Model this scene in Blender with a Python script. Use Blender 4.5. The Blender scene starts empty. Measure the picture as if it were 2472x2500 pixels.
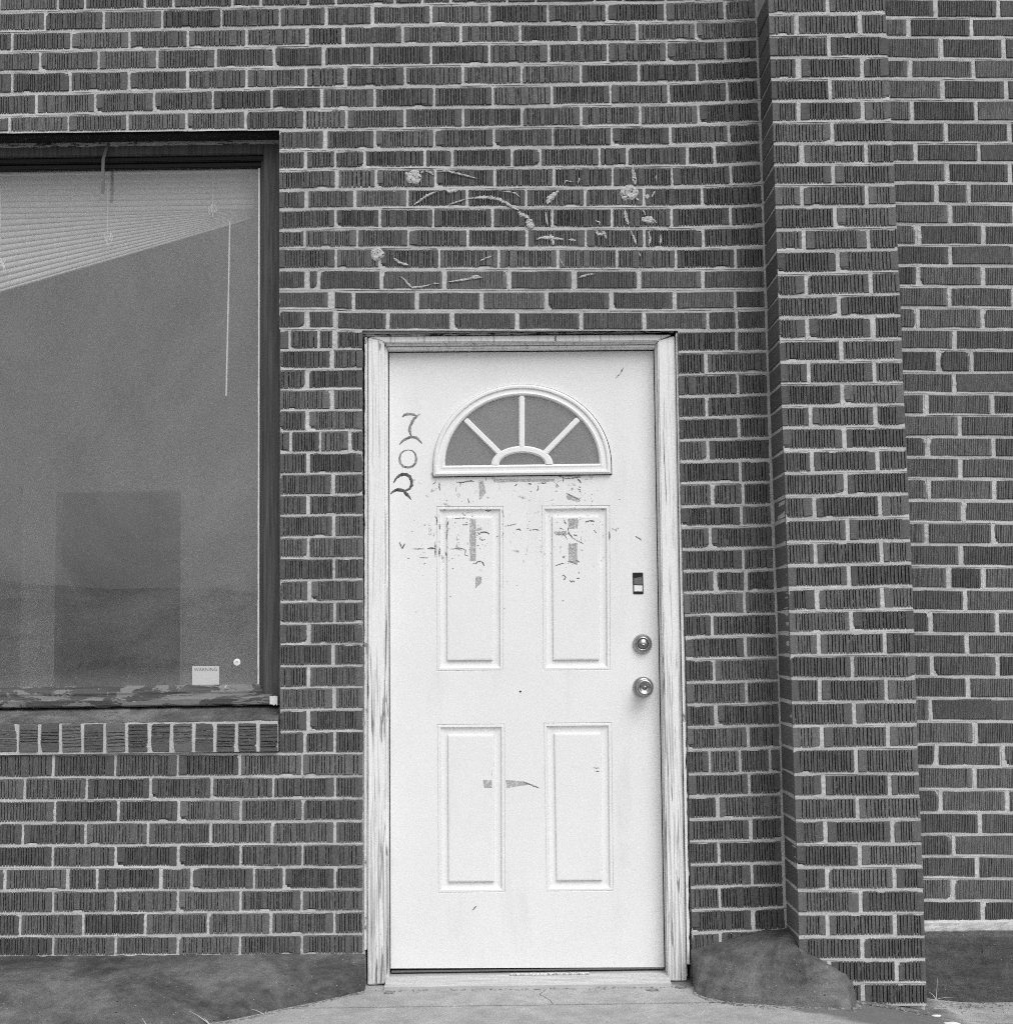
import bpy, bmesh, math, random
from mathutils import Vector, Matrix, noise
from mathutils.geometry import tessellate_polygon
R = math.radians
sc = bpy.context.scene
COL = sc.collection

# ------------------------------------------------------------------ camera
CAM_Z = 1.1532
pitch, roll = R(4.93), 0.0135
fwd = Vector((0, math.cos(pitch), math.sin(pitch)))
up0 = Vector((0, -math.sin(pitch), math.cos(pitch)))
rt0 = Vector((1, 0, 0))
rt = math.cos(roll)*rt0 - math.sin(roll)*up0
up = math.sin(roll)*rt0 + math.cos(roll)*up0
cd = bpy.data.cameras.new('camera')
cd.sensor_fit = 'HORIZONTAL'; cd.sensor_width = 36.0; cd.lens = 36.0*3500/2472
cd.clip_start = 0.05; cd.clip_end = 4000
cam = bpy.data.objects.new('camera', cd); COL.objects.link(cam)
m = Matrix.Identity(4)
for i, v in enumerate((rt, up, -fwd)):
    for k in range(3): m[k][i] = v[k]
m.translation = Vector((0, -4.85, CAM_Z))
cam.matrix_world = m
sc.camera = cam

# ------------------------------------------------------------------ sky and sun (black-and-white photograph: neutral light)
SUN_EL, SUN_AZ = R(52), R(24)          # azimuth to the right of straight behind the camera
world = bpy.data.worlds.new('World'); sc.world = world; world.use_nodes = True
wn = world.node_tree; wn.nodes.clear()
sky = wn.nodes.new('ShaderNodeTexSky'); sky.sky_type = 'NISHITA'; sky.sun_disc = False
sky.sun_elevation = SUN_EL; sky.sun_rotation = R(180)-SUN_AZ
sky.air_density = 1.0; sky.dust_density = 4.0; sky.ozone_density = 1.0
bw = wn.nodes.new('ShaderNodeRGBToBW'); bg = wn.nodes.new('ShaderNodeBackground'); wo = wn.nodes.new('ShaderNodeOutputWorld')
bg.inputs['Strength'].default_value = 0.15
wn.links.new(sky.outputs[0], bw.inputs[0]); wn.links.new(bw.outputs[0], bg.inputs[0]); wn.links.new(bg.outputs[0], wo.inputs[0])
sl = bpy.data.lights.new('sun', 'SUN'); sl.energy = 1.0; sl.angle = R(40); sl.color = (1, 1, 1)
sun = bpy.data.objects.new('sun', sl); COL.objects.link(sun)
sd = Vector((math.sin(SUN_AZ)*math.cos(SUN_EL), -math.cos(SUN_AZ)*math.cos(SUN_EL), math.sin(SUN_EL)))
sun.rotation_euler = sd.to_track_quat('Z', 'Y').to_euler()
sun.location = (2, -6, 8)
sc.view_settings.view_transform = 'Standard'; sc.view_settings.look = 'None'
sc.view_settings.exposure = 0.22; sc.view_settings.gamma = 1.0; sc.view_settings.use_curve_mapping = False
sc.render.film_transparent = False
sc.cycles.use_denoising = False
sc.cycles.max_bounces = 5; sc.cycles.diffuse_bounces = 3
sc.cycles.pixel_filter_type = 'BLACKMAN_HARRIS'; sc.cycles.filter_width = 1.0

# ------------------------------------------------------------------ helpers
def tag(o, label=None, cat=None, group=None, kind=None):
    if label: o['label'] = label
    if cat: o['category'] = cat; o['kind'] = kind or 'thing'
    if group: o['group'] = group
    if kind: o['kind'] = kind
    return o
def empty(name, loc=(0, 0, 0)):
    o = bpy.data.objects.new(name, None); COL.objects.link(o); o.location = loc
    o.empty_display_size = 0.1
    return o
def link(name, me, mat=None, parent=None):
    o = bpy.data.objects.new(name, me); COL.objects.link(o)
    if mat and not me.materials: me.materials.append(mat)
    if parent is not None:
        o.parent = parent
        o.matrix_parent_inverse = parent.matrix_basis.inverted()
    return o
def mesh(name, verts, faces, mat=None, parent=None, smooth=False):
    me = bpy.data.meshes.new(name); me.from_pydata([tuple(v) for v in verts], [], faces); me.update()
    if smooth: me.shade_smooth()
    return link(name, me, mat, parent)
def bm_obj(name, bm, mat=None, parent=None, smooth=False):
    bmesh.ops.recalc_face_normals(bm, faces=bm.faces)
    me = bpy.data.meshes.new(name); bm.to_mesh(me); bm.free()
    if smooth: me.shade_smooth()
    return link(name, me, mat, parent)
def add_prism(bm, poly, y0, y1):
    """poly: (x, z) corners, made solid from y0 to y1"""
    a = [bm.verts.new((x, y0, z)) for x, z in poly]; b = [bm.verts.new((x, y1, z)) for x, z in poly]
    n = len(poly)
    bm.faces.new(a); bm.faces.new(b[::-1])
    for i in range(n): bm.faces.new((a[i], b[i], b[(i+1) % n], a[(i+1) % n]))
    return a, b
def prism(name, poly, y0, y1, mat, parent=None, bevel=0.0, seg=2):
    bm = bmesh.new(); add_prism(bm, poly, y0, y1)
    if bevel:
        bmesh.ops.recalc_face_normals(bm, faces=bm.faces)
        bmesh.ops.bevel(bm, geom=list(bm.edges), offset=bevel, segments=seg, affect='EDGES', clamp_overlap=True)
    return bm_obj(name, bm, mat, parent)
def rect(x0, x1, z0, z1): return [(x0, z0), (x1, z0), (x1, z1), (x0, z1)]
def box(name, x0, x1, y0, y1, z0, z1, mat, parent=None, bevel=0.0):
    return prism(name, rect(x0, x1, z0, z1), y0, y1, mat, parent, bevel)
def lathe(name, prof, cx, cz, y, mat, parent=None, n=40):
    """prof: (radius, forward) pairs; axis along -y"""
    vs, fs = [], []
    for r, d in prof:
        for k in range(n):
            a = 2*math.pi*k/n; vs.append((cx+r*math.cos(a), y-d, cz+r*math.sin(a)))
    for i in range(len(prof)-1):
        for k in range(n):
            fs.append((i*n+k, i*n+(k+1) % n, (i+1)*n+(k+1) % n, (i+1)*n+k))
    fs.append(tuple(range((len(prof)-1)*n, len(prof)*n)))
    o = mesh(name, vs, fs, mat, parent, True)
    return o
def ribbon_geo(pts, w, y, d, rng, taper=True, lump=0.0, step=0.006):
    """a low raised strip along (x, z) points on the plane y, d proud"""
    P = [Vector((p[0], p[1])) for p in pts]
    Q = [P[0]]
    for a, b in zip(P, P[1:]):
        n = max(1, int((b-a).length/step))
        for i in range(1, n+1): Q.append(a.lerp(b, i/n))
    vs, fs = [], []
    n = len(Q)
    for i, q in enumerate(Q):
        t = (Q[min(i+1, n-1)]-Q[max(i-1, 0)])
        if t.length < 1e-9: t = Vector((1, 0))
        t.normalize(); nn = Vector((-t.y, t.x))
        s = i/(n-1) if n > 1 else .5
        f = min(1, .35+2.6*min(s, 1-s)) if taper else 1
        hw = .5*w*f*(1+rng.uniform(-lump, lump)); hw2 = .5*w*f*(1+rng.uniform(-lump, lump))
        vs += [(q.x-nn.x*hw, y, q.y-nn.y*hw), (q.x-nn.x*hw*.55, y-d*(1+rng.uniform(-lump, lump)), q.y-nn.y*hw*.55),
               (q.x+nn.x*hw2*.55, y-d*(1+rng.uniform(-lump, lump)), q.y+nn.y*hw2*.55), (q.x+nn.x*hw2, y, q.y+nn.y*hw2)]
    for i in range(n-1):
        for k in range(3): fs.append((4*i+k, 4*i+k+1, 4*i+k+5, 4*i+k+4))
    fs += [(0, 1, 2, 3), tuple(4*(n-1)+k for k in (3, 2, 1, 0))]
    return vs, fs

# ------------------------------------------------------------------ materials (node-built, neutral greys)
class NT:
    def __init__(s, name):
        s.m = bpy.data.materials.new(name); s.m.use_nodes = True; s.t = s.m.node_tree; s.t.nodes.clear()
        s.out = s.t.nodes.new('ShaderNodeOutputMaterial')
        s.tc = s.t.nodes.new('ShaderNodeTexCoord')
    def n(s, typ, **kw):
        nd = s.t.nodes.new(typ)
        for k, v in kw.items(): setattr(nd, k, v)
        return nd
    def put(s, sock, v):
        if isinstance(v, bpy.types.NodeSocket): s.t.links.new(v, sock)
        else: sock.default_value = v
    def coord(s, scale=(1, 1, 1), loc=(0, 0, 0), src='Object', rnd=False):
        mp = s.n('ShaderNodeMapping'); s.t.links.new(s.tc.outputs[src], mp.inputs['Vector'])
        mp.inputs['Scale'].default_value = scale
        if rnd:
            oi = s.n('ShaderNodeObjectInfo'); vm = s.n('ShaderNodeVectorMath', operation='SCALE')
            cx = s.n('ShaderNodeCombineXYZ')
            for k in range(3): s.t.links.new(oi.outputs['Random'], cx.inputs[k])
            s.t.links.new(cx.outputs[0], vm.inputs[0]); vm.inputs['Scale'].default_value = 57.0
            s.t.links.new(vm.outputs[0], mp.inputs['Location'])
        else: mp.inputs['Location'].default_value = loc
        return mp.outputs[0]
    def noise(s, co, scale=5, detail=4, rough=.55, dist=0.0):
        nd = s.n('ShaderNodeTexNoise'); s.t.links.new(co, nd.inputs['Vector'])
        nd.inputs['Scale'].default_value = scale; nd.inputs['Detail'].default_value = detail
        nd.inputs['Roughness'].default_value = rough; nd.inputs['Distortion'].default_value = dist
        return nd.outputs['Fac']
    def vor(s, co, scale=5, feature='F1'):
        nd = s.n('ShaderNodeTexVoronoi', feature=feature); s.t.links.new(co, nd.inputs['Vector']); nd.inputs['Scale'].default_value = scale
        return nd.outputs['Distance']
    def ramp(s, f, a, b, lo=0.0, hi=1.0):
        nd = s.n('ShaderNodeMapRange'); nd.clamp = True
        s.put(nd.inputs['Value'], f)
        nd.inputs['From Min'].default_value = a; nd.inputs['From Max'].default_value = b
        nd.inputs['To Min'].default_value = lo; nd.inputs['To Max'].default_value = hi
        return nd.outputs[0]
    def math(s, op, a, b=0.0):
        nd = s.n('ShaderNodeMath', operation=op); s.put(nd.inputs[0], a); s.put(nd.inputs[1], b); return nd.outputs[0]
    def mix(s, f, a, b):
        nd = s.n('ShaderNodeMix', data_type='FLOAT'); s.put(nd.inputs[0], f); s.put(nd.inputs[2], a); s.put(nd.inputs[3], b); return nd.outputs[0]
    def attr(s, name):
        nd = s.n('ShaderNodeAttribute', attribute_name=name); return nd.outputs['Fac']
    def sep(s, co):
        nd = s.n('ShaderNodeSeparateXYZ'); s.t.links.new(co, nd.inputs[0]); return nd.outputs
    def done(s, val, rough=.85, metal=0.0, bumps=(), spec=.3):
        p = s.n('ShaderNodeBsdfPrincipled'); cc = s.n('ShaderNodeCombineColor')
        for k in range(3): s.put(cc.inputs[k], val)
        s.t.links.new(cc.outputs[0], p.inputs['Base Color'])
        s.put(p.inputs['Roughness'], rough); p.inputs['Metallic'].default_value = metal
        p.inputs['Specular IOR Level'].default_value = spec
        prev = None
        for h, dist, st in bumps:
            b = s.n('ShaderNodeBump'); b.inputs['Distance'].default_value = dist; s.put(b.inputs['Strength'], st)
            s.put(b.inputs['Height'], h)
            if prev is not None: s.t.links.new(prev, b.inputs['Normal'])
            prev = b.outputs[0]
        if prev is not None: s.t.links.new(prev, p.inputs['Normal'])
        s.t.links.new(p.outputs[0], s.out.inputs['Surface'])
        return s.m

def mat_brick(name, lo, hi, grain_scale):
    s = NT(name)
    oi = s.n('ShaderNodeObjectInfo')
    co = s.coord((1, 1, 1), rnd=True); cs = s.coord((grain_scale, 30, 26), rnd=True)
    st = s.noise(cs, 1.0, 2, .7); fine = s.noise(co, 620, 1, .7)
    sco = s.attr('scored')
    base = s.mix(s.ramp(st, .33, .67), lo, hi)
    v = s.mix(sco, (lo+hi)*.53, base)
    v = s.math('MULTIPLY', v, s.ramp(oi.outputs['Random'], 0, 1, .72, 1.22))
    v = s.math('MULTIPLY', v, s.ramp(fine, .3, .7, .62, 1.42))
    sp = s.vor(co, 230); spm = s.math('MULTIPLY', s.math('LESS_THAN', sp, .15), s.ramp(s.noise(co, 30, 1), .54, .6))
    v = s.mix(spm, v, .42)
    return s.done(v, .92, 0, [(st, .003, s.mix(sco, .1, .9)), (fine, .0016, .8)], .2)
M = {}
M['brick'] = mat_brick('scored_brick', .08, .17, 420)
M['brick_fine'] = mat_brick('combed_brick', .095, .185, 700)

def mat_mortar():
    s = NT('mortar'); co = s.coord()
    a = s.noise(co, 14, 5, .6); f = s.noise(co, 420, 3, .7); b = s.noise(co, 2.2, 3)
    v = s.mix(s.ramp(a, .3, .7), .46, .6)
    v = s.math('MULTIPLY', v, s.ramp(f, .25, .75, .68, 1.28)); v = s.math('MULTIPLY', v, s.ramp(b, .3, .7, .85, 1.1))
    pit = s.math('MULTIPLY', s.math('LESS_THAN', s.vor(co, 120), .16), s.ramp(s.noise(co, 30, 2), .52, .58))
    v = s.mix(pit, v, .12)
    return s.done(v, .95, 0, [(f, .0015, .9), (a, .004, .5)], .15)
M['mortar'] = mat_mortar()
def mat_cement(name, lo, hi, sc_=3.0, stain=True):
    s = NT(name); co = s.coord()
    a = s.noise(co, sc_, 6, .65, 1.2); f = s.noise(co, 420, 2, .7); st = s.noise(s.coord((5, 5, 40)), 1, 5, .65); w = s.noise(co, 34, 4, .65)
    v = s.mix(s.ramp(a, .38, .62), lo, hi)
    v = s.math('MULTIPLY', v, s.ramp(f, .28, .72, .55, 1.5)); v = s.math('MULTIPLY', v, s.ramp(st, .3, .7, .75, 1.22)); v = s.math('MULTIPLY', v, s.ramp(w, .3, .7, .8, 1.2))
    pale = s.ramp(s.noise(s.coord((3.2, 3.2, 2.2), (4, 1, 7)), 1, 5, .7, .8), .58, .7); v = s.mix(s.math('MULTIPLY', pale, .55 if stain else 0.0), v, .25)
    sp = s.math('MULTIPLY', s.math('LESS_THAN', s.vor(co, 45), .075), .8); v = s.mix(sp, v, .4)
    pit = s.math('MULTIPLY', s.math('LESS_THAN', s.vor(s.coord((1, 1, 1), (3, 5, 1)), 34), .1), s.ramp(s.noise(co, 12, 2), .5, .6)); v = s.mix(pit, v, .025)
    return s.done(v, .9, 0, [(f, .0025, .9), (w, .012, .6), (st, .004, .5)], .2)
M['parge'] = mat_cement('dark_cement_render', .06, .15)
M['parge2'] = mat_cement('grey_painted_foundation', .07, .1, 2.0, False)
def mat_walk():
    s = NT('sidewalk_concrete'); co = s.coord()
    a = s.noise(co, 3, 4, .6); f = s.noise(co, 330, 3, .75); g = s.vor(co, 210)
    v = s.mix(s.ramp(a, .3, .7), .34, .44)
    v = s.math('MULTIPLY', v, s.ramp(f, .25, .75, .5, 1.45)); v = s.math('MULTIPLY', v, s.ramp(s.noise(co, 13, 4, .7), .3, .7, .8, 1.15))
    dk = s.math('MULTIPLY', s.math('LESS_THAN', g, .2), s.ramp(s.noise(co, 60, 2), .5, .56)); v = s.mix(s.math('MULTIPLY', dk, .7), v, .08)
    # damp, dirty patch of its own shape below the pier
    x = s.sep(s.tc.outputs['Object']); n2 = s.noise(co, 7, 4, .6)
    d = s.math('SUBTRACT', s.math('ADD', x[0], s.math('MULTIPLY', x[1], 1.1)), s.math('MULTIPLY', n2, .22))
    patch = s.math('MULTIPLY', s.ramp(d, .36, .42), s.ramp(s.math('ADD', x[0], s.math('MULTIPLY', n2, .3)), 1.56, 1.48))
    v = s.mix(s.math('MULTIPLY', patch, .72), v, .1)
    return s.done(v, .95, 0, [(f, .0016, .9), (a, .01, .3)], .2)
M['walk'] = mat_walk()
def mat_door():
    s = NT('white_door_paint'); co = s.coord()
    f = s.noise(co, 620, 3, .7); a = s.noise(co, 2.5, 5, .6); d = s.noise(s.coord((9, 9, 2.0)), 1, 5, .65)
    v = s.math('MULTIPLY', s.ramp(f, .3, .7, .9, 1.04), .82)
    v = s.math('MULTIPLY', v, s.ramp(a, .3, .7, .965, 1.02)); v = s.math('MULTIPLY', v, s.ramp(d, .55, .8, 1, .9))
    return s.done(v, .55, 0, [(f, .0006, .4)], .35)
M['door'] = mat_door()
M['white'] = (lambda s: s.done(s.ramp(s.noise(s.coord(), 500, 3, .7), .3, .7, .74, .86), .5, 0, [], .35))(NT('white_plastic'))
def mat_casing():
    s = NT('weathered_white_wood'); co = s.coord((150, 60, 3.2), rnd=True); c2 = s.coord((46, 46, 2.0), rnd=True)
    g = s.noise(co, 1.0, 5, .65, .5); w = s.noise(c2, 1.0, 5, .6, 1.3); f = s.noise(s.coord(), 700, 2, .7)
    z = s.sep(s.tc.outputs['Object'])[2]
    wear = s.math('ADD', s.ramp(z, .05, 1.25, .115, 0.0), s.math('MULTIPLY', s.noise(s.coord((8, 8, 3)), 1, 3), .12))
    t = s.math('ADD', g, wear)
    v = s.mix(s.ramp(t, .60, .72), .82, .46)
    v = s.mix(s.ramp(s.math('ADD', w, s.math('MULTIPLY', wear, .55)), .66, .7), v, .22)
    crack = s.ramp(s.math('ADD', s.noise(s.coord((210, 80, 1.6), rnd=True), 1.0, 3, .6, .3), s.math('MULTIPLY', wear, .4)), .735, .755)
    v = s.mix(crack, v, .03)
    v = s.math('MULTIPLY', v, s.ramp(f, .3, .7, .85, 1.08))
    return s.done(v, .8, 0, [(s.math('MULTIPLY', t, -1.0), .002, .7)], .25)
M['casing'] = mat_casing()
def mat_frame():
    s = NT('dark_painted_window_wood'); g = s.noise(s.coord((120, 60, 5)), 1, 4, .6, .4); f = s.noise(s.coord(), 600, 2, .7)
    v = s.mix(s.ramp(g, .35, .7), .05, .115); v = s.math('MULTIPLY', v, s.ramp(f, .3, .7, .75, 1.25))
    return s.done(v, .65, 0, [(g, .0015, .6)], .3)
M['frame'] = mat_frame()
def mat_peel():
    s = NT('peeling_sill_paint'); c = s.coord((7, 7, 26)); n = s.noise(c, 1, 5, .7, .7); g = s.noise(s.coord((5, 60, 200)), 1, 4, .6, .3); f = s.noise(s.coord(), 500, 2, .7)
    v = s.mix(s.ramp(g, .35, .7), .05, .11)
    v = s.mix(s.ramp(n, .5, .52), v, .19); v = s.mix(s.ramp(s.noise(s.coord((16, 16, 60), (5, 2, 1)), 1, 4, .7), .68, .7), v, .5)
    v = s.math('MULTIPLY', v, s.ramp(f, .3, .7, .7, 1.3))
    return s.done(v, .8, 0, [(s.ramp(n, .5, .52), .0012, .8), (g, .002, .5)], .25)
M['peel'] = mat_peel()
def mat_ragged():
    s = NT('crumbling_caulk'); c = s.coord((14, 14, 70)); n = s.noise(c, 1, 5, .75, .8); f = s.noise(s.coord(), 400, 2, .7)
    v = s.mix(s.ramp(n, .44, .5), .05, .5); v = s.math('MULTIPLY', v, s.ramp(f, .3, .7, .6, 1.3))
    return s.done(v, .9, 0, [(n, .004, .8)], .2)
M['ragged'] = mat_ragged()
def plain(name, v, rough=.7, metal=0.0, var=.2, scale=300, spec=.3):
    s = NT(name); f = s.noise(s.coord(), scale, 3, .65)
    return s.done(s.ramp(f, .3, .7, v*(1-var), v*(1+var)), rough, metal, [(f, .0008, .4)], spec)
M['black'] = plain('black_parts_and_shadow', .012, .6)  # flat black for small parts, and for the shadow line painted round the fan light
M['steel'] = plain('rusted_lintel_steel', .02, .8)
M['metal'] = (lambda s: s.done(s.ramp(s.noise(s.coord(), 160, 3, .7),   .3, .7, .28, .46), .3, 1.0, [(s.noise(s.coord(), 400, 2), .0004, .3)], .5))(NT('worn_satin_brass'))
M['alu'] = (lambda s: s.done(s.ramp(s.noise(s.coord((6, 60, 60)), 1, 4, .7), .3, .7, .42, .6), .5, .3, [], .5))(NT('threshold_aluminium'))
M['keyway'] = plain('keyway_black', .01)
M['glue'] = (lambda s: s.done(s.mix(s.math('MULTIPLY', s.math('LESS_THAN', s.vor(s.coord(), 150), .27), .8), s.ramp(s.noise(s.coord(), 120, 4, .7), .3, .7, .4, .75), .09), .8, 0, [(s.noise(s.coord(), 260, 3), .003, .9)], .3))(NT('dried_adhesive'))
M['caulk'] = (lambda s: s.done(s.mix(s.ramp(s.noise(s.coord((30, 30, 14)), 1, 4, .7), .6, .66), .78, .2), .7, 0, [(s.noise(s.coord(), 90, 3), .003, .6)], .3))(NT('old_white_caulk'))
M['num'] = (lambda s: s.done(s.ramp(s.noise(s.coord(), 75, 4, .7), .3, .7, .06, .38), .8))(NT('faded_number_paint'))
M['num_dark'] = (lambda s: s.done(s.ramp(s.noise(s.coord(), 90, 4, .7), .35, .72, .012, .2), .8))(NT('dark_number_paint'))
M['scuff'] = (lambda s: s.done(s.ramp(s.noise(s.coord(), 110, 4, .75), .36, .66, .05, .55), .8))(NT('scuff_dirt'))
M['tape'] = (lambda s: s.done(s.ramp(s.noise(s.coord(), 330, 4, .8), .3, .72, .3, .78), .8))(NT('tape_residue'))
M['paper'] = plain('sticker_paper', .55, .6, 0, .1)
M['ink'] = plain('sticker_ink', .2, .7)
M['room'] = plain('interior_wall_paint', .82, .8, 0, .03, 20)
M['floor_in'] = plain('interior_floor', .4, .6, 0, .15, 20)
M['blind'] = plain('blind_slat_vinyl', .6, .5, 0, .04, 100)
M['cordw'] = plain('blind_cord', .8, .7)
M['asphalt'] = plain('asphalt', .06, .95, 0, .35, 150)
M['kerb'] = plain('kerb_concrete', .33, .9, 0, .25, 60)
M['field'] = plain('dry_grass_field', .1, 1, 0, .4, 3)
M['hill'] = plain('hill_scrub', .17, 1, 0, .7, .04)
M['leaf'] = plain('foliage', .05, .8, 0, .4, 6)
M['trunk'] = plain('bark', .08, .9, 0, .4, 20)
M['straw'] = plain('dry_straw', .5, .9)
M['grit'] = plain('grit', .22, .95, 0, .6, 40)
M['rubber'] = plain('rubber_strip', .14, .7)
def mat_ragged_film(name, lo, hi, sc_, thr, soft=.03, bump=.0):
    """thin residue that is worn away in places"""
    s = NT(name); co = s.coord()
    n = s.noise(co, sc_, 4, .75); f = s.noise(co, sc_*3.1, 2, .7)
    m_ = s.done(s.ramp(f, .3, .7, lo, hi), .8, 0, [(f, bump, .8)] if bump else [], .2)
    p = next(q for q in s.t.nodes if q.type == 'BSDF_PRINCIPLED')
    s.put(p.inputs['Alpha'], s.ramp(n, thr-soft, thr+soft, 0.0, 1.0))
    return m_
M['tape'] = mat_ragged_film('tape_residue_worn', .22, .62, 150, .47, .12)
M['scuff'] = mat_ragged_film('scuff_dirt_broken', .03, .3, 160, .45, .06)
M['smudge'] = mat_ragged_film('grey_smudge', .25, .6, 90, .58, .12)
M['glue'] = mat_ragged_film('dried_adhesive_worn', .3, .72, 110, .42, .04, .003)
def mat_glass(name, refl, dust):
    s = NT(name); co = s.coord()
    tr = s.n('ShaderNodeBsdfTransparent'); tr.inputs[0].default_value = (.97, .97, .97, 1)
    gl = s.n('ShaderNodeBsdfGlossy'); gl.inputs['Roughness'].default_value = 0.0; gl.inputs[0].default_value = (1, 1, 1, 1)
    df = s.n('ShaderNodeBsdfDiffuse'); df.inputs[0].default_value = (.75, .75, .75, 1)
    d = s.math('MULTIPLY', s.ramp(s.noise(co, 1.7, 5, .65, 1.6), .25, .75, .5, 1.5), s.ramp(s.noise(co, 600, 2, .8), .3, .7, .55, 1.45))
    zz = s.sep(s.tc.outputs['Object'])[2]
    d = s.math('ADD', d, s.ramp(s.math('ADD', zz, s.math('MULTIPLY', s.noise(co, 9, 3), .05)), 1.09, 1.02, 0, .9))
    m1 = s.n('ShaderNodeMixShader'); m2 = s.n('ShaderNodeMixShader')
    s.put(m1.inputs[0], refl); s.t.links.new(tr.outputs[0], m1.inputs[1]); s.t.links.new(gl.outputs[0], m1.inputs[2])
    s.put(m2.inputs[0], s.math('MULTIPLY', d, dust)); s.t.links.new(m1.outputs[0], m2.inputs[1]); s.t.links.new(df.outputs[0], m2.inputs[2])
    s.t.links.new(m2.outputs[0], s.out.inputs['Surface'])
    return s.m
M['glass'] = mat_glass('dusty_window_glass', .055, .055)
M['glass_door'] = mat_glass('door_light_glass', .08, .06)

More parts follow.
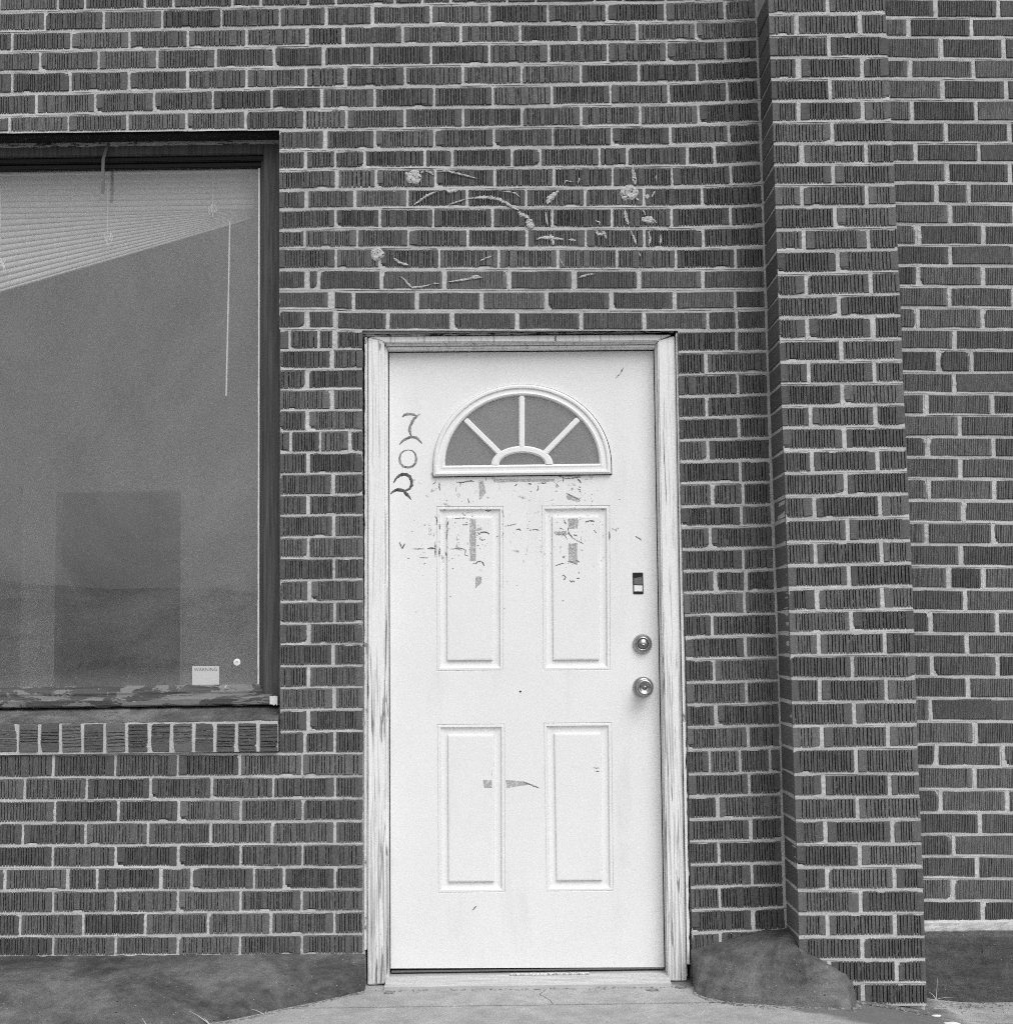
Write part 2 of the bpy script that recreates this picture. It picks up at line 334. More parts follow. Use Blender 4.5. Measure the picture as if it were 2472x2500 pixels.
# ------------------------------------------------------------------ data measured on the place, metres x 1e4: centre x, centre z, width, height, tilt, kind
MAIN = [(-16507,33942,1975,640,45,0),(-14998,33949,905,640,45,0),(-13469,33955,2015,640,45,0),(-11926,33962,932,640,45,0),(-10394,33969,1995,640,45,0),(-8865,33976,926,640,45,0),(-7539,33985,1589,640,79,0),(-6219,33996,912,640,95,0),
 (-4697,34004,1995,640,33,0),(-3181,34005,899,640,-35,0),(-2207,34002,912,640,-35,0),(-719,33997,1927,640,-35,0),(777,33992,926,640,-35,0),(2306,33986,1995,640,-35,0),(3828,33981,912,640,-35,0),(5066,33977,1426,640,-35,0),
 (6301,33972,905,640,-35,0),(7343,33990,1042,640,372,0),(8432,34031,999,640,378,0),(-16941,33194,1973,616,45,0),(-14894,33203,1985,616,45,0),(-12840,33212,1985,616,45,0),(-10775,33221,2006,616,45,0),(-8718,33230,1972,616,47,0),
 (-6895,33243,1537,616,94,0),(-5265,33257,1494,616,83,0),(-3419,33260,1969,616,-36,0),(-1376,33252,1979,616,-36,0),(668,33245,1972,616,-36,0),(2719,33238,1992,617,-36,0),(4773,33231,1978,617,-36,0),(6837,33242,2013,621,155,0),
 (8424,33278,1023,630,339,0),(-18070,32466,1970,593,52,0),(-16025,32476,1983,590,52,0),(-13977,32487,1976,587,52,0),(-11929,32498,1983,583,52,0),(-9881,32508,1976,580,52,0),(-7813,32520,2021,580,62,0),(-6111,32531,1154,585,71,0),
 (-4430,32538,1980,589,13,0),(-2383,32536,1976,586,-23,0),(-331,32532,1990,581,-23,0),(1728,32527,1990,576,-23,0),(3779,32522,1976,570,-23,0),(5821,32517,1969,565,-23,0),(7907,32543,2066,573,255,0),(-17087,31747,1968,621,48,0),
 (-15047,31756,1973,626,48,0),(-13005,31766,1974,630,48,0),(-10960,31776,1980,635,48,0),(-8914,31786,1974,640,48,0),(-7045,31794,1627,644,36,0),(-5317,31800,1600,648,32,0),(-3447,31801,2001,650,-10,0),(-1402,31799,1953,650,-10,0),
 (654,31797,2021,650,-10,0),(2727,31795,1987,650,-10,0),(4783,31793,1987,650,-10,0),(6832,31804,1974,646,123,0),(8415,31831,1055,638,244,0),(-18050,30978,1965,673,60,0),(-16014,30990,1971,663,60,0),(-13978,31003,1964,654,60,0),
 (-11941,31015,1971,645,60,0),(-9888,31027,1998,635,60,0),(-7818,31037,2005,629,36,0),(-6103,31041,1289,630,12,0),(-4354,31043,1982,632,2,0),(-2319,31042,1951,630,-4,0),(-289,31042,1971,628,-4,0),(1764,31041,1998,625,-4,0),
 (3807,31040,1951,622,-4,0),(5837,31040,1971,619,7,0),(7919,31079,2057,603,348,0),(-17189,30198,1963,667,102,0),(-15152,30219,1975,659,102,0),(-13102,30239,1989,652,102,0),(-11052,30260,1975,644,102,0),(-9005,30281,1982,636,102,0),
 (-7113,30291,1664,635,-13,0),(-5303,30288,1758,643,-19,0),(-3357,30286,1995,646,3,0),(-1300,30287,1982,646,3,0),(750,30287,1982,646,3,0),(2794,30288,1969,646,3,0),(4828,30288,1962,646,3,0),(6862,30312,1970,646,234,0),
 (8433,30359,1035,647,417,0),(-18118,29495,1960,481,48,0),(-16079,29505,1979,510,48,0),(-14025,29515,1993,540,48,0),(-11977,29525,1966,570,48,0),(-9930,29535,1993,599,48,0),(-7868,29540,1993,622,3,0),(-6106,29537,1395,630,-46,0),
 (-4363,29532,1953,631,-18,0),(-2339,29530,1959,633,-4,0),(-301,29529,1979,636,-4,0),(1753,29528,1993,638,-4,0),(3808,29527,1979,641,-4,0),(5849,29529,1966,644,17,0),(7927,29572,2055,653,382,0),(-6961,28803,1551,612,-28,0),
 (-5238,28799,1611,606,-26,0),(-3362,28795,2004,604,-11,0),(-1293,28793,1997,604,-11,0),(762,28791,1977,604,-11,0),(2808,28789,1977,605,-11,0),(4853,28786,1977,605,-11,0),(6885,28805,1952,605,198,0),(8443,28844,1029,606,343,0),
 (-7300,28089,874,583,105,0),(-6279,28098,941,563,71,0),(-5266,28100,950,558,-39,0),(-3708,28094,2028,567,-39,0),(-2185,28088,883,575,-39,0),(-678,28082,1995,584,-39,0),(846,28076,916,593,-39,0),(2366,28070,1988,601,-39,0),
 (3873,28064,889,610,-39,0),(5396,28058,2021,618,-39,0),(6913,28065,877,624,257,0),(8191,28106,1543,621,353,0),(-6765,27389,1943,602,177,0),(-5029,27400,1273,604,-72,0),(-3332,27388,1985,606,-72,0),(-1275,27373,1992,608,-72,0),
 (775,27358,1972,610,-72,0),(2815,27343,1972,613,-72,0),(4865,27329,1992,615,-72,0),(6915,27338,1973,621,175,0),(8468,27374,996,632,325,0),(-7291,26681,891,566,203,0),(-5929,26696,1549,567,36,0),(-4178,26690,1727,571,-91,0),
 (-2245,26672,2003,576,-91,0),(-191,26654,1970,581,-91,0),(1847,26635,1969,586,-91,0),(3884,26617,1969,592,-91,0),(5908,26602,1943,598,-56,0),(7958,26619,2022,618,211,0),(-6769,25987,1934,604,182,0),(-5007,25996,1454,603,-118,0),
 (-3316,25976,1794,608,-118,0),(-1364,25953,1974,614,-118,0),(691,25928,2000,620,-118,0),(2756,25904,1994,626,-118,0),(4814,25880,1987,631,-118,0),(6858,25875,1967,627,81,0),(8442,25896,1063,612,207,0),(-7303,25293,865,536,139,0),
 (-5930,25298,1745,556,-21,0),(-4141,25283,1698,568,-146,0),(-2235,25255,1978,574,-146,0),(-192,25225,1971,580,-146,0),(1850,25195,1978,585,-146,0),(3882,25165,1951,591,-146,0),(5910,25140,1971,599,-99,0),(7970,25151,2013,622,190,0),
 (-6764,24595,1943,628,-39,0),(-5007,24579,1437,636,-153,0),(-3226,24551,1989,634,-153,0),(-1173,24520,1982,631,-153,0),(873,24489,1975,628,-153,0),(2913,24458,1968,624,-153,0),(4945,24426,1962,621,-153,0),(6985,24407,1982,632,-37,0),
 (8511,24404,935,653,14,0),(-7290,23861,892,590,-108,1),(-6542,23853,265,595,-108,1),(-5280,23831,2062,606,-186,1),(-3116,23797,2040,613,-132,1),(-912,23768,2058,607,-132,1),(1311,23738,2078,601,-132,1),(3561,23709,2085,595,-132,1),
 (5780,23681,2073,588,-120,1),(7953,23666,2048,573,-23,1),(-6886,23150,1700,533,-137,1),(-5513,23109,596,554,-750,1),(-4081,23072,2044,571,-123,1),(-1870,23045,2096,573,-123,1),(360,23018,2083,575,-123,1),(2584,22991,2083,577,-123,1),
 (4798,22964,2063,579,-123,1),(6936,22952,1988,571,26,1),(8487,22960,979,556,93,1),(-7290,22467,890,557,-137,1),(-6270,22453,813,557,-137,1),(-4874,22392,1643,543,-239,1),(-2889,22357,2074,543,-135,1),(-664,22327,2094,547,-135,1),
 (1560,22297,2074,550,-135,1),(3738,22268,2028,554,-135,1),(5919,22243,2082,561,-94,1),(7504,22237,919,575,69,1),(8503,22243,945,593,69,1),(-7542,21769,301,624,-82,0),(-6861,21763,926,617,-82,0),(-6108,21757,445,608,-82,0),
 (-5285,21734,864,567,-187,0),(-6833,21073,1720,604,-26,0),(-5345,21069,976,604,-26,0),(-7263,20381,859,623,-26,0),(-5777,20377,1834,623,-26,0),(-6835,19669,1716,641,-26,0),(-5350,19665,974,641,-26,0),(-7258,18951,870,639,-26,0),
 (-5775,18947,1816,639,-26,0),(-7524,18220,337,664,-26,0),(-6816,18219,912,664,-26,0),(-5827,18216,931,664,-26,0),(-5060,18214,380,664,-26,0),(-7242,17484,901,649,-26,0),(-5777,17480,1806,649,-26,0),(-6822,16756,1740,648,-26,0),
 (-5345,16752,936,648,-26,0),(-7243,16047,899,615,-26,0),(-5781,16043,1801,615,-26,0),(-6808,15328,1769,664,-26,0),(-5348,15324,928,664,-26,0),(-7226,14598,932,643,-26,0),(-5791,14594,1806,643,-26,0),(-6799,13867,1786,661,-26,0),
 (-5365,13863,948,661,-26,0),(-7226,13134,933,653,-26,0),(-5758,13130,1726,653,-26,0),(-6785,12404,1814,651,-26,0),(-5355,12400,913,651,-26,0),(-7236,11691,911,623,-26,0),(-5772,11687,1741,623,-26,0),(-6824,10974,1736,654,-26,0),
 (-5375,10970,940,654,-26,0),(-7237,10248,909,646,-26,0),(-5790,10244,1763,646,-26,0),(-6810,9516,1764,663,-26,0),(-5365,9512,905,663,-26,0),(-7241,8784,900,649,-26,0),(-5798,8781,1765,649,-26,0),(-7295,8054,792,660,-26,0),
 (-6362,8052,943,660,-26,0),(-5372,8049,906,660,-26,0),(-16300,7402,1982,691,-91,0),(-14236,7383,2014,686,-91,0),(-12153,7364,2020,682,-91,0),(-10067,7345,2020,678,-91,0),(-7985,7326,2014,673,-91,0),(-5921,7307,1982,669,-91,0),
 (-17243,6647,1979,656,-75,0),(-15178,6632,2018,654,-75,0),(-13082,6616,2043,652,-75,0),(-10993,6600,2005,649,-75,0),(-8935,6584,1979,647,-75,0),(-6881,6569,1998,645,-75,0),(-5375,6558,883,643,-75,0),(-16225,5893,1977,660,-67,0),
 (-14144,5879,2054,659,-67,0),(-12077,5865,1950,658,-67,0),(-10028,5851,2015,657,-67,0),(-7961,5837,1989,656,-67,0),(-5919,5823,1964,655,-67,0),(-17275,5155,1974,652,-73,0),(-15210,5140,2025,655,-73,0),(-13122,5125,2019,659,-73,0),
 (-11041,5110,2012,662,-73,0),(-8980,5095,1980,665,-73,0),(-6906,5080,2038,668,-73,0),(-5381,5068,881,671,-73,0),(-16266,4413,1972,639,-88,0),(-14207,4394,2016,642,-88,0),(-12123,4376,2022,646,-88,0),(-10041,4358,2009,649,-88,0),
 (-7970,4339,2003,652,-88,0),(-5924,4321,1959,655,-88,0),(-17846,3692,1969,655,-96,0),(-15797,3673,1998,655,-96,0),(-14242,3658,895,655,-96,0),(-12714,3643,2030,655,-96,0),(-11124,3628,933,655,-96,0),(-9589,3613,2007,655,-96,0),
 (-8050,3598,942,655,-96,0),(-6703,3585,1622,655,-96,0),(-5387,3573,879,655,-96,0),(-16243,2935,1966,652,-85,0),(-14190,2918,2011,648,-85,0),(-12117,2900,2004,643,-85,0),(-10041,2882,2017,639,-85,0),(-7982,2865,1972,635,-85,0),
 (-5941,2847,1979,630,-85,0),(-17319,2197,1964,665,-70,0),(-15259,2183,2027,663,-70,0),(-13183,2168,1995,660,-70,0),(-11113,2154,2014,658,-70,0),(-9030,2139,2020,656,-70,0),(-6932,2125,2046,654,-70,0),(-5399,2114,889,652,-70,0),
 (-16208,1494,1961,552,-77,0),(-14166,1478,1993,557,-77,0),(-12099,1462,2012,563,-77,0),(-10035,1446,1986,568,-77,0),(-7987,1430,1980,573,-77,0),(-5945,1415,1974,579,-77,0),(6936,21507,1983,654,-17,0),(8488,21505,974,644,1,0),
 (6393,20748,901,669,76,0),(7965,20760,2019,651,76,0),(6936,19996,1995,658,132,0),(8490,20016,967,658,132,0),(6389,19236,910,656,143,0),(7945,19258,2056,652,143,0),(6927,18493,1996,655,120,0),(8485,18512,974,666,120,0),
 (6388,17739,928,653,87,0),(7948,17753,2046,653,87,0),(6925,16990,2011,665,53,0),(8486,16998,967,676,53,0),(6430,16222,1030,679,53,0),(7532,16228,951,672,53,0),(8525,16233,889,665,53,0),(6924,15483,2009,617,86,0),
 (8487,15497,974,617,86,0),(6393,14745,936,662,64,0),(7959,14755,2052,669,64,0),(6938,14002,2016,641,31,0),(8507,14006,977,644,31,0),(6445,13267,1016,639,53,0),(7548,13273,913,631,53,0),(8561,13278,891,625,53,0),
 (6944,12529,2001,659,64,0),(8517,12539,1000,666,64,0),(6397,11773,893,660,86,0),(7972,11787,2113,646,86,0),(6950,11033,1986,649,86,0),(8526,11047,1024,662,86,0),(6416,10275,908,678,64,0),(7989,10285,2096,671,64,0),
 (6949,9516,1981,663,75,0),(8524,9528,1026,666,75,0),(6413,8767,914,644,74,0),(8015,8779,2044,641,74,0),(6952,8022,1997,670,107,0),(8529,8039,1015,663,107,0),(6299,7238,700,697,74,0),(7192,7245,943,706,74,0),
 (8199,7253,930,717,74,0),(8886,7258,301,725,74,0),(6949,6475,2005,649,107,0),(8528,6492,1011,622,107,0),(6403,5724,918,651,118,0),(7998,5742,2053,675,118,0),(6938,4984,1996,650,63,0),(8530,4994,969,643,63,0),
 (6406,4237,938,653,52,0),(7975,4245,2059,663,52,0),(6944,3497,2016,647,85,0),(8509,3511,972,627,85,0),(6405,2750,939,651,150,0),(7969,2774,2049,651,150,0),(6936,2021,2002,643,193,0),(8535,2052,979,629,193,0),
 (6391,1275,914,645,246,0),(7987,1314,2137,642,246,0),]
PIER = [(9962,32566,1945,650,-14,2),(11992,32563,1867,651,-14,2),(9429,31807,865,642,-14,2),(10997,31805,1970,642,-14,2),(12538,31803,809,642,-14,2),(9966,31059,1929,625,-53,2),(12006,31049,1903,642,-53,2),(9434,30313,852,651,-53,2),
 (11036,30305,1970,638,-53,2),(12559,30297,829,626,-53,2),(9968,29559,1904,631,-22,2),(12017,29555,1947,635,-22,2),(9436,28819,824,628,-6,2),(10980,28818,2019,620,-6,2),(12559,28817,894,613,-6,2),(9989,28091,1921,607,-22,2),
 (12047,28087,1950,623,-22,2),(9462,27373,872,612,-61,2),(11055,27364,1986,612,-61,2),(12599,27354,858,612,-61,2),(9980,26657,1908,591,-60,2),(12045,26645,1977,591,-60,2),(9450,25940,847,627,-37,2),(11007,25935,2021,620,-37,2),
 (12589,25929,900,613,-37,2),(9983,25189,1908,653,25,2),(12052,25194,1987,637,25,2),(9460,24447,863,603,33,2),(11021,24452,2016,613,33,2),(12601,24457,900,623,33,2),(10007,23699,1954,672,56,2),(12081,23711,1952,650,56,2),
 (9476,22928,889,641,118,2),(11048,22946,2011,638,118,2),(12619,22965,888,636,118,2),(10005,22202,1947,605,102,2),(12083,22224,1967,615,102,2),(9468,21469,878,636,25,2),(11042,21472,2029,653,25,2),(12644,21476,851,671,25,2),
 (10010,20727,1965,625,-6,2),(12093,20726,1960,615,-6,2),(9471,19997,880,617,-6,2),(11044,19996,2025,625,-6,2),(12627,19995,900,632,-6,2),(10012,19267,1951,621,-6,2),(12095,19266,1973,612,-6,2),(9482,18549,882,597,-21,2),
 (11049,18546,2013,609,-21,2),(12631,18543,908,621,-21,2),(10028,17812,1962,656,-6,2),(12109,17811,1960,633,-6,2),(9490,17061,871,627,55,2),(11056,17070,2021,624,55,2),(12640,17078,907,622,55,2),(10032,16318,1942,653,63,2),
 (12110,16331,1975,653,63,2),(9509,15557,890,647,78,2),(11081,15570,2015,643,78,2),(12656,15582,894,638,78,2),(10040,14807,1948,651,78,2),(12121,14823,1974,658,78,2),(9506,14050,875,644,78,2),(11074,14062,2022,639,78,2),
 (12659,14074,909,634,78,2),(10039,13310,1937,635,78,2),(12123,13326,1991,642,78,2),(9506,12566,867,635,70,2),(11061,12577,2004,633,70,2),(12652,12588,941,630,70,2),(10051,11848,1952,599,70,2),(12137,11863,1982,602,70,2),
 (9514,11131,884,617,2,2),(11080,11132,2011,637,2,2),(12665,11132,921,656,2,2),(10044,10397,1952,635,-96,2),(12127,10377,1976,651,-96,2),(9505,9649,870,666,-59,2),(11070,9640,2023,642,-59,2),(12654,9631,908,618,-59,2),
 (10045,8893,1947,640,-6,2),(12119,8892,1963,649,-6,2),(9518,8155,895,632,-28,2),(11080,8151,1993,632,-28,2),(12643,8146,896,632,-28,2),(10050,7386,1958,696,-58,2),(12118,7374,1942,709,-58,2),(9520,6626,892,625,-73,2),
 (11080,6615,1993,621,-73,2),(12644,6603,899,616,-73,2),(10050,5888,1943,638,-36,2),(12118,5881,1960,629,-36,2),(9530,5147,898,641,-36,2),(11106,5141,2019,648,-36,2),(12668,5135,869,655,-36,2),(10063,4409,1961,623,-58,2),
 (12134,4397,1945,623,-58,2),(9532,3692,899,612,-73,2),(11111,3680,2025,617,-73,2),(12674,3669,867,622,-73,2),(10051,2966,1946,627,-73,2),(12122,2951,1960,621,-73,2),(9510,2242,873,623,-80,2),(11076,2230,2026,630,-80,2),
 (12651,2217,889,637,-80,2),(10045,1519,1956,609,-117,2),(12114,1495,1948,615,-117,2),(9512,813,898,615,-132,2),(11081,793,2008,615,-132,2),(12642,772,880,615,-132,2),(10031,104,1947,588,-146,2),(12098,74,1954,594,-146,2),
 ]
SIDE = [(14213,33321,2066,583,-204,3),(16412,33276,2044,583,-204,3),(18643,33231,2132,583,-204,3),(20933,33184,2163,583,-204,3),(13734,32630,1076,581,-204,3),(15436,32595,2042,581,-204,3),(17665,32550,2129,581,-204,3),(19952,32503,2160,581,-204,3),
 (14308,31874,2101,671,-204,3),(16538,31828,2073,671,-204,3),(18781,31783,2127,671,-204,3),(21065,31736,2157,671,-204,3),(13742,31128,1027,606,-203,3),(15441,31094,2084,606,-203,3),(17687,31048,2124,606,-203,3),(19969,31002,2155,606,-203,3),
 (14326,30379,2096,632,-203,3),(16557,30334,2081,632,-203,3),(18801,30288,2121,632,-203,3),(21080,30242,2152,632,-203,3),(13765,29624,1005,665,-203,3),(15455,29589,2092,665,-203,3),(17703,29544,2118,665,-203,3),(19979,29498,2149,665,-203,3),
 (14362,28840,2090,643,-203,3),(16597,28795,2096,643,-203,3),(18845,28749,2115,643,-203,3),(21118,28703,2146,643,-203,3),(13817,28126,1056,572,-202,3),(15513,28092,2053,572,-202,3),(17738,28047,2113,572,-202,3),(20009,28001,2144,572,-202,3),
 (14362,27403,2085,619,-202,3),(16571,27358,2050,619,-202,3),(18793,27313,2110,619,-202,3),(21060,27267,2141,619,-202,3),(14153,26672,1706,617,-202,3),(15637,26642,976,617,-202,3),(17320,26608,2108,617,-202,3),(19585,26562,2138,618,-202,3),
 (14406,25930,2080,623,-201,3),(16640,25885,2105,623,-201,3),(18902,25840,2136,623,-201,3),(13799,25204,974,621,-201,3),(15528,25170,2088,621,-201,3),(17764,25125,2102,621,-201,3),(20023,25079,2133,621,-201,3),(14370,24466,2074,601,-201,3),
 (16599,24421,2100,601,-201,3),(18855,24376,2130,601,-201,3),(13791,23752,936,618,-201,3),(15452,23719,2104,618,-201,3),(17694,23674,2097,618,-201,3),(19947,23629,2127,618,-201,3),(14312,23003,1968,630,-200,3),(16484,22959,2095,630,-200,3),
 (18734,22914,2125,630,-200,3),(13761,22263,857,642,-200,3),(15379,22231,2099,642,-200,3),(17615,22186,2092,642,-200,3),(19863,22141,2122,642,-200,3),(14390,21508,2064,613,-200,3),(16607,21464,2089,613,-200,3),(18852,21419,2119,613,-200,3),
 (14092,20757,1499,672,-200,3),(15482,20729,999,672,-200,3),(17165,20696,2086,672,-200,3),(19407,20651,2117,672,-200,3),(14354,19994,2014,617,-199,3),(16543,19950,2084,617,-199,3),(18782,19905,2114,617,-199,3),(13845,19267,988,629,-199,3),
 (15564,19233,2113,629,-199,3),(17801,19189,2081,629,-199,3),(20037,19144,2111,629,-199,3),(14467,18507,2053,640,-199,3),(16672,18463,2078,640,-199,3),(18905,18419,2108,640,-199,3),(13854,17787,989,599,-199,3),(15567,17753,2101,599,-199,3),
 (17794,17709,2075,599,-199,3),(20024,17664,2105,599,-199,3),(14430,17055,2048,617,-198,3),(16630,17011,2073,617,-198,3),(18857,16967,2103,617,-198,3),(13854,16327,971,635,-198,3),(15527,16294,2097,635,-198,3),(17749,16250,2070,635,-198,3),
 (19973,16206,2100,635,-198,3),(14471,15561,2042,649,-198,3),(16665,15517,2067,649,-198,3),(18886,15473,2097,649,-198,3),(13797,14825,837,625,-198,3),(15400,14793,2091,625,-198,3),(17616,14750,2065,625,-198,3),(19835,14706,2095,625,-198,3),
 (14368,14064,1968,650,-197,3),(16522,14022,2062,650,-197,3),(18738,13978,2092,650,-197,3),(14143,13305,1506,655,-197,3),(15561,13277,998,655,-197,3),(17249,13244,2045,655,-197,3),(19454,13200,2089,655,-197,3),(14408,12542,2026,640,-197,3),
 (16588,12499,2056,640,-197,3),(18798,12455,2086,640,-197,3),(13815,11803,829,638,-197,3),(15424,11772,2113,638,-197,3),(17645,11728,2054,638,-197,3),(19852,11685,2083,638,-197,3),(14414,11060,2024,604,-196,3),(16590,11017,2051,604,-196,3),
 (18793,10974,2081,604,-196,3),(13810,10349,830,622,-196,3),(15397,10317,2068,622,-196,3),(17593,10274,2048,622,-196,3),(19794,10231,2078,622,-196,3),(14402,9603,2021,627,-196,3),(16572,9560,2046,627,-196,3),(18771,9517,2075,627,-196,3),
 (13747,8867,736,651,-196,3),(15343,8836,2127,651,-196,3),(17566,8792,2043,651,-196,3),(19761,8749,2073,651,-196,3),(14572,8085,1995,662,-195,3),(16757,8042,2020,662,-195,3),(18939,8000,2070,662,-195,3),(13808,7348,887,625,-195,3),
 (15423,7316,2069,625,-195,3),(17634,7273,2024,625,-195,3),(19816,7230,2067,625,-195,3),(14490,6584,2010,659,-195,3),(16649,6542,2035,659,-195,3),(18836,6499,2064,659,-195,3),(13848,5837,947,644,-194,3),(15509,5805,2103,644,-194,3),
 (17714,5762,2032,644,-194,3),(19897,5719,2061,644,-194,3),(14624,5080,2005,623,-194,3),(16778,5038,2029,623,-194,3),(18958,4996,2059,623,-194,3),(14043,4371,1318,603,-194,3),(15851,4336,2027,603,-194,3),(18029,4293,2056,603,-194,3),
 (14470,3644,1999,620,-194,3),(16618,3602,2024,620,-194,3),(18793,3560,2053,620,-194,3),(14012,2926,1250,618,-193,3),(15784,2892,2022,618,-193,3),(17956,2850,2051,618,-193,3),(14593,2206,1994,585,-193,3),(16735,2165,2019,585,-193,3),
 (18904,2123,2048,585,-193,3),]
